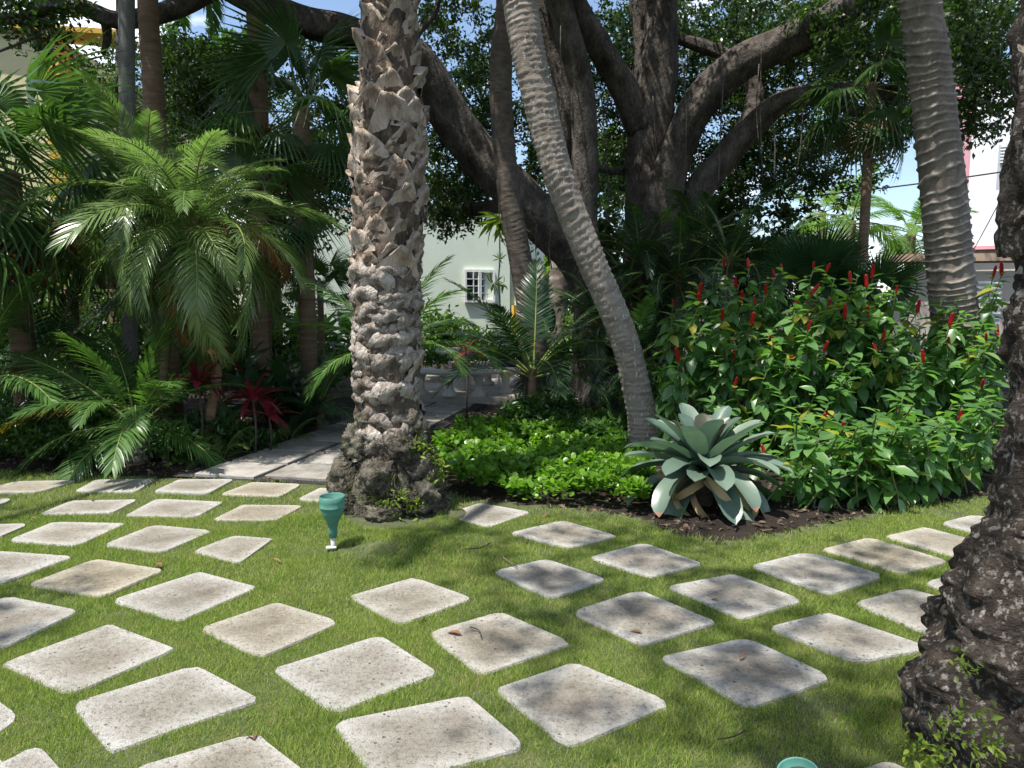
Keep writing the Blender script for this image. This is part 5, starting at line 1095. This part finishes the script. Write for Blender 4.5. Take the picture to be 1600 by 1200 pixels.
window(gb, wpp, ang2, ww2 * .9, pw(50, wy), 4, 5, mid=False)
for dz, hh_ in ((pw(30, wy), .16), (-pw(30, wy), .18)):
    mb = MB(); mb.box(tuple(wpp + Vector((0, 0, dz)) + n2 * .08 - gb.location), (ww2 * 1.25, .22, hh_), ang2); mesh_part('window_ledge', mb, M_yel, gb)
wallM(gb, (g1.x + .02, g1.y - .03, 0), (g1.x + .25, g1.y + .13, 0), 0, 1.7, .12, M_yel, 'corner_trim')
mb = MB(); e_ = zt - .33
mb.box(((g1.x + g2.x) / 2 - gb.location.x, (g1.y + g2.y) / 2 - gb.location.y, zt - .25), ((g2 - g1).length + .2, .5, .16), ang2); mesh_part('cornice', mb, M_yel, gb)
mb = MB(); rp = [(g0.x, g0.y, zt), (g1.x, g1.y, zt), (g1.x, g1.y + 8, zt), (g0.x, g0.y + 8, zt)]; mb.add([np.array(q) - np.array(gb.location) for q in rp] + [np.array(q) - np.array(gb.location) + [0, 0, .15] for q in rp], [[4, 5, 6, 7], [0, 1, 5, 4], [1, 2, 6, 5], [2, 3, 7, 6], [3, 0, 4, 7]]); mesh_part('roof', mb, M_beige, gb)

yb = thing('house', (at(0, 300, 17).x, 18, 0), 'pale yellow house with ochre edge showing at the upper left corner', 'house')
a0, a1 = at(-500, 300, 16), at(90, 300, 17.5); wallM(yb, (a0.x, a0.y, 0), (a1.x, a1.y, 0), 0, at(90, 62, 17.5).z, .4, M_cream)
wallM(yb, (a1.x + .0, a1.y + .02, 0), (a1.x + .35, a1.y + .03, 0), 0, at(90, 50, 17.5).z, .5, M_yel, 'corner_trim')
wallM(yb, (a1.x + .3, a1.y + .3, 0), (a1.x + .35, a1.y + 8, 0), 0, at(90, 62, 17.5).z - .1, .3, M_cream)
wallM(yb, (a0.x, a0.y + .1, at(0, 75, 16.6).z), (a1.x + .38, a1.y + .12, 0), at(90, 56, 17.5).z, at(90, 48, 17.5).z, .9, M_yel, 'cornice')

wb = thing('house', (at(1560, 300, 25).x, 26, 0), 'tall white house with pink corner trim at far right', 'house')
w0, w1 = at(1506, 300, 25), at(1900, 300, 22); ztop = at(1560, 120, 24).z; zb_ = at(1530, 386, 24.8).z
wallM(wb, (w0.x, w0.y, 0), (w1.x, w1.y, 0), zb_, ztop, .4, M_white)
wallM(wb, (w0.x - .45, w0.y + .02, 0), (w0.x + .0, w0.y - .02, 0), zb_, ztop + .1, .45, M_pink, 'corner_trim')
wallM(wb, (w0.x - .2, w0.y + .3, 0), (w0.x * 1.36 + .6, w0.y * 1.36, 0), 0, ztop, .4, M_white)
wallM(wb, (w0.x - .4, w0.y - .05, 0), (w1.x, w1.y - .05, 0), zb_ - .12, zb_, .55, M_pink, 'band')
wallM(wb, (w0.x - .3, w0.y + .06, 0), (w1.x, w1.y + .06, 0), 0, zb_ - .12, .3, M_beige, 'lower_wall')
va = math.atan2(w1.y - w0.y, w1.x - w0.x)
vc = at(1578, 262, 24.0); mb = MB(); mb.box(tuple(vc - wb.location - Vector((0, .24, 0))), (pw(44, 24), .06, pw(66, 24)), va); vt = mesh_part('vent', mb, M_vent, wb)
for k in range(6):
    q = vc + Vector((0, -.30, pw(30 - k * 4.6, 24))); mb = MB(); mb.box((0, 0, 0), (pw(42, 24), .07, pw(1.8, 24)), va); link('louvre', mb.mesh('louvre', M_frame, False), vt, Matrix.Translation(q))
lw = thing('garden_wall', (at(1440, 500, 16).x, 16, 0), 'low beige garden wall with tan coping behind the ringed palm', 'wall')
l0, l1 = at(1395, 440, 16), at(1900, 440, 15); wallM(lw, (l0.x, l0.y, 0), (l1.x, l1.y, 0), 0, at(1440, 425, 16).z, .25, M_beige, 'wall_panel')
mb = MB(); mb.box(tuple((l0 + l1) / 2 - lw.location + Vector((0, 0, at(1440, 405, 16).z - ((l0 + l1) / 2).z))), ((l1 - l0).length, .8, .16), math.atan2(l1.y - l0.y, l1.x - l0.x)); mesh_part('coping', mb, M_roof, lw)
sh = thing('shutter', (at(1548, 490, 14.2).x, 14.3, 0), 'white louvred shutter low behind the bush at far right', 'shutter')
for k in range(9): mb = MB(); mb.box((0, 0, at(0, 505 - k * 8, 14.2).z), (.5, .04, .045)); link('slat', mb.mesh('slat', M_frame, False), sh, Matrix.Translation(sh.location))
mb = MB(); mb.box((0, .035, .75), (.54, .02, 1.5)); link('back_panel', mb.mesh('back_panel', M_vent, False), sh, Matrix.Translation(sh.location))

# ------------------------------------------------------------------ wires
M_wire = flatmat('black cable', (.015, .015, .015), .6)
def wire(name, lb, pts, r_):
    P = spline(pts, 24); t = thing(name, tuple(P[0]), lb, 'cable'); V, F = tube(P, r_, 5); mb = MB(); mb.add(V - P[0], F); link('strand', mb.mesh('strand', M_wire), t, Matrix.Translation(t.location))
    return t
def wire1(name, lb, pts, r_):
    P = spline(pts, 24); V, F = tube(P, r_, 5); mb = MB(); mb.add(V - P[0], F); o = link(name, mb.mesh(name, M_wire), None, Matrix.Translation(P[0])); tag(o, lb, 'cable')
wire1('utility_cable', 'black cable sagging across the blue sky gap behind the ringed palm', [at(1700, 250, 16), at(1570, 268, 16.3), at(1450, 285, 16.6), at(1300, 303, 17), at(1150, 315, 17.5)], .018)
wire1('guy_wire', 'thin slanting wire in front of the white house', [at(1600, 240, 12), at(1570, 300, 12.3), at(1510, 410, 12.8), at(1470, 470, 13)], .008)
wire1('utility_cable', 'thin cable rising left toward the banyan limb', [at(1200, 300, 15), at(1260, 245, 14.8), at(1330, 215, 14.6)], .010)

# ------------------------------------------------------------------ hanging air plant
ap = thing('hanging_plant', tuple(at(781, 350, 11.0)), 'pale green air plant hanging on a thread left of the slender dark trunk', 'hanging plant')
P = spline([at(779, 300, 11), at(781, 400, 11), at(779, 440, 11), at(783, 500, 11)], 10); V, F = tube(P, .012, 5); mb = MB(); mb.add(V - np.array(ap.location), F); link('stem', mb.mesh('stem', M_twig), ap, Matrix.Translation(ap.location))
mb = MB()
for (a_, b_, n_, l_, up_) in ((780, 405, 18, .12, .3), (781, 340, 40, .42, -1.6), (770, 443, 10, .22, -.4), (786, 443, 8, .16, -.1)):
    c_ = np.array(at(a_, b_, 11)); d_ = rdir(n_, up_); mb.add(*scatter(STRAP, c_ - np.array(ap.location) + d_ * .01, basis(d_, rdir(n_, .6)), l_ * rng.uniform(.6, 1.1, n_)))
link('foliage', mb.mesh('foliage', M_fern), ap, Matrix.Translation(ap.location), kind='stuff')
# prickly column and white trunk seen beyond
kc = thing('cactus', (at(850, 500, 17).x, 17, 0), 'tall oval green cactus pad plant beside the ochre window', 'cactus')
for k, (a_, b_, w_, h_) in enumerate(((850, 470, 18, 66), (862, 500, 14, 40), (842, 515, 14, 36))):
    V, F = lathe([(.0, -1), (.5, -.85), (.9, -.4), (1, .1), (.8, .65), (.4, .93), (0, 1)], 16); V = V * [pw(w_, 17) / 2, pw(w_, 17) / 5, pw(h_, 17) / 2]; mb = MB(); mb.add(V, F); link('pad', mb.mesh('pad', M_palm_dk), kc, Matrix.Translation(at(a_, b_, 17)))
V, F = tube([(0, 0, -.05), (0, 0, at(850, 500, 17).z)], .09, 8); mb = MB(); mb.add(V, F); link('trunk', mb.mesh('trunk', M_twig), kc, Matrix.Translation(kc.location))
plain_palm('tree', 'pale mottled tree trunk beyond the banyan foot, right of the cactus', [at(872, 560, 18), at(872, 470, 18), at(876, 400, 18), at(880, 300, 18)], [.28, .26, .25, .24], M_ring, .3, .02)

# ------------------------------------------------------------------ litter
ch = MB(); n = 22000; P = rng.uniform([-8, 5], [8, 11], (n, 2)); P = P[(P[:, 1] > edge_y(P[:, 0]) + .02)]; n = len(P)
a = scatter(LEAF_MID, np.stack([P[:, 0], P[:, 1], hgt(P[:, 0], P[:, 1]) + .008], -1), basis(rdir(n, 0, .15), rdir(n, 1.5)), rng.uniform(.015, .06, n) * rng.choice([1, 1, 1, 1.8], n)); ch.add(*a)
tag(link('mulch', ch.mesh('mulch', M_mulch)), 'brown mulch chips and leaf litter on the dark soil', 'mulch', kind='stuff')
fl = MB(); tv, tf_ = LEAF_MID; fl.add(tv * [1, 1, 1.6], tf_, .5); flm = fl.mesh('fallen_leaf', M_dryleaf)
for (a_, b_, s_, lb) in ((721, 995, .075, 'reddish fallen leaf standing on the stone right of centre'), (397, 1160, .075, 'dark fallen leaf on the bottom left stone'), (253, 888, .08, 'brown fallen leaf at the stone corner in the left lawn'), (45, 813, .06, 'small orange fallen leaf in the grass at far left'), (858, 805, .07, 'brown fallen leaf in the grass right of the date palm'), (425, 877, .06, 'small orange fallen leaf in the grass left of the lamp'), (142, 781, .05, 'small brown fallen leaf on a far left stone'), (658, 972, .05, 'tiny brown fallen leaf below the centre stone'), (1155, 1033, .04, 'tiny dark fallen leaf on the largest right stone'), (1003, 992, .05, 'curled brown fallen leaf near the bottom of a right stone'), (1248, 826, .06, 'brown fallen leaf on the soil edge below the bromeliad'), (1122, 940, .045, 'small brown fallen leaf at the right end of a middle stone')):
    p = gr(a_, b_); o = link('fallen_leaf', flm, None, Matrix.Translation(p + Vector((0, 0, .012))) @ Matrix.Rotation(random.uniform(0, 6.28), 4, 'Z') @ Matrix.Rotation(random.uniform(-.7, .1), 4, 'Y') @ Matrix.Scale(s_ * 1.15, 4)); tag(o, lb, 'leaf', 'fallen leaves on the lawn')
def stick(lb, pts, r_=.004):
    P = spline([tuple(gr(a_, b_) + Vector((0, 0, .018))) for a_, b_ in pts], 8); V, F = tube(P, r_, 5); mb = MB(); mb.add(V - P[0], F); tag(link('twig', mb.mesh('twig', M_mulch), None, Matrix.Translation(P[0])), lb, 'twig')
stick('thin dry twig lying in the grass right of the centre mound', [(726, 862), (750, 860), (765, 853)]); stick('pale dry twig beside the middle stone', [(783, 873), (796, 882), (808, 890)]); stick('thin straw blade on the lower right lawn', [(1122, 1162), (1145, 1158), (1165, 1148)], .003)
stick('curved dry twig on the stone right of centre', [(735, 985), (748, 990), (752, 1001)], .003)
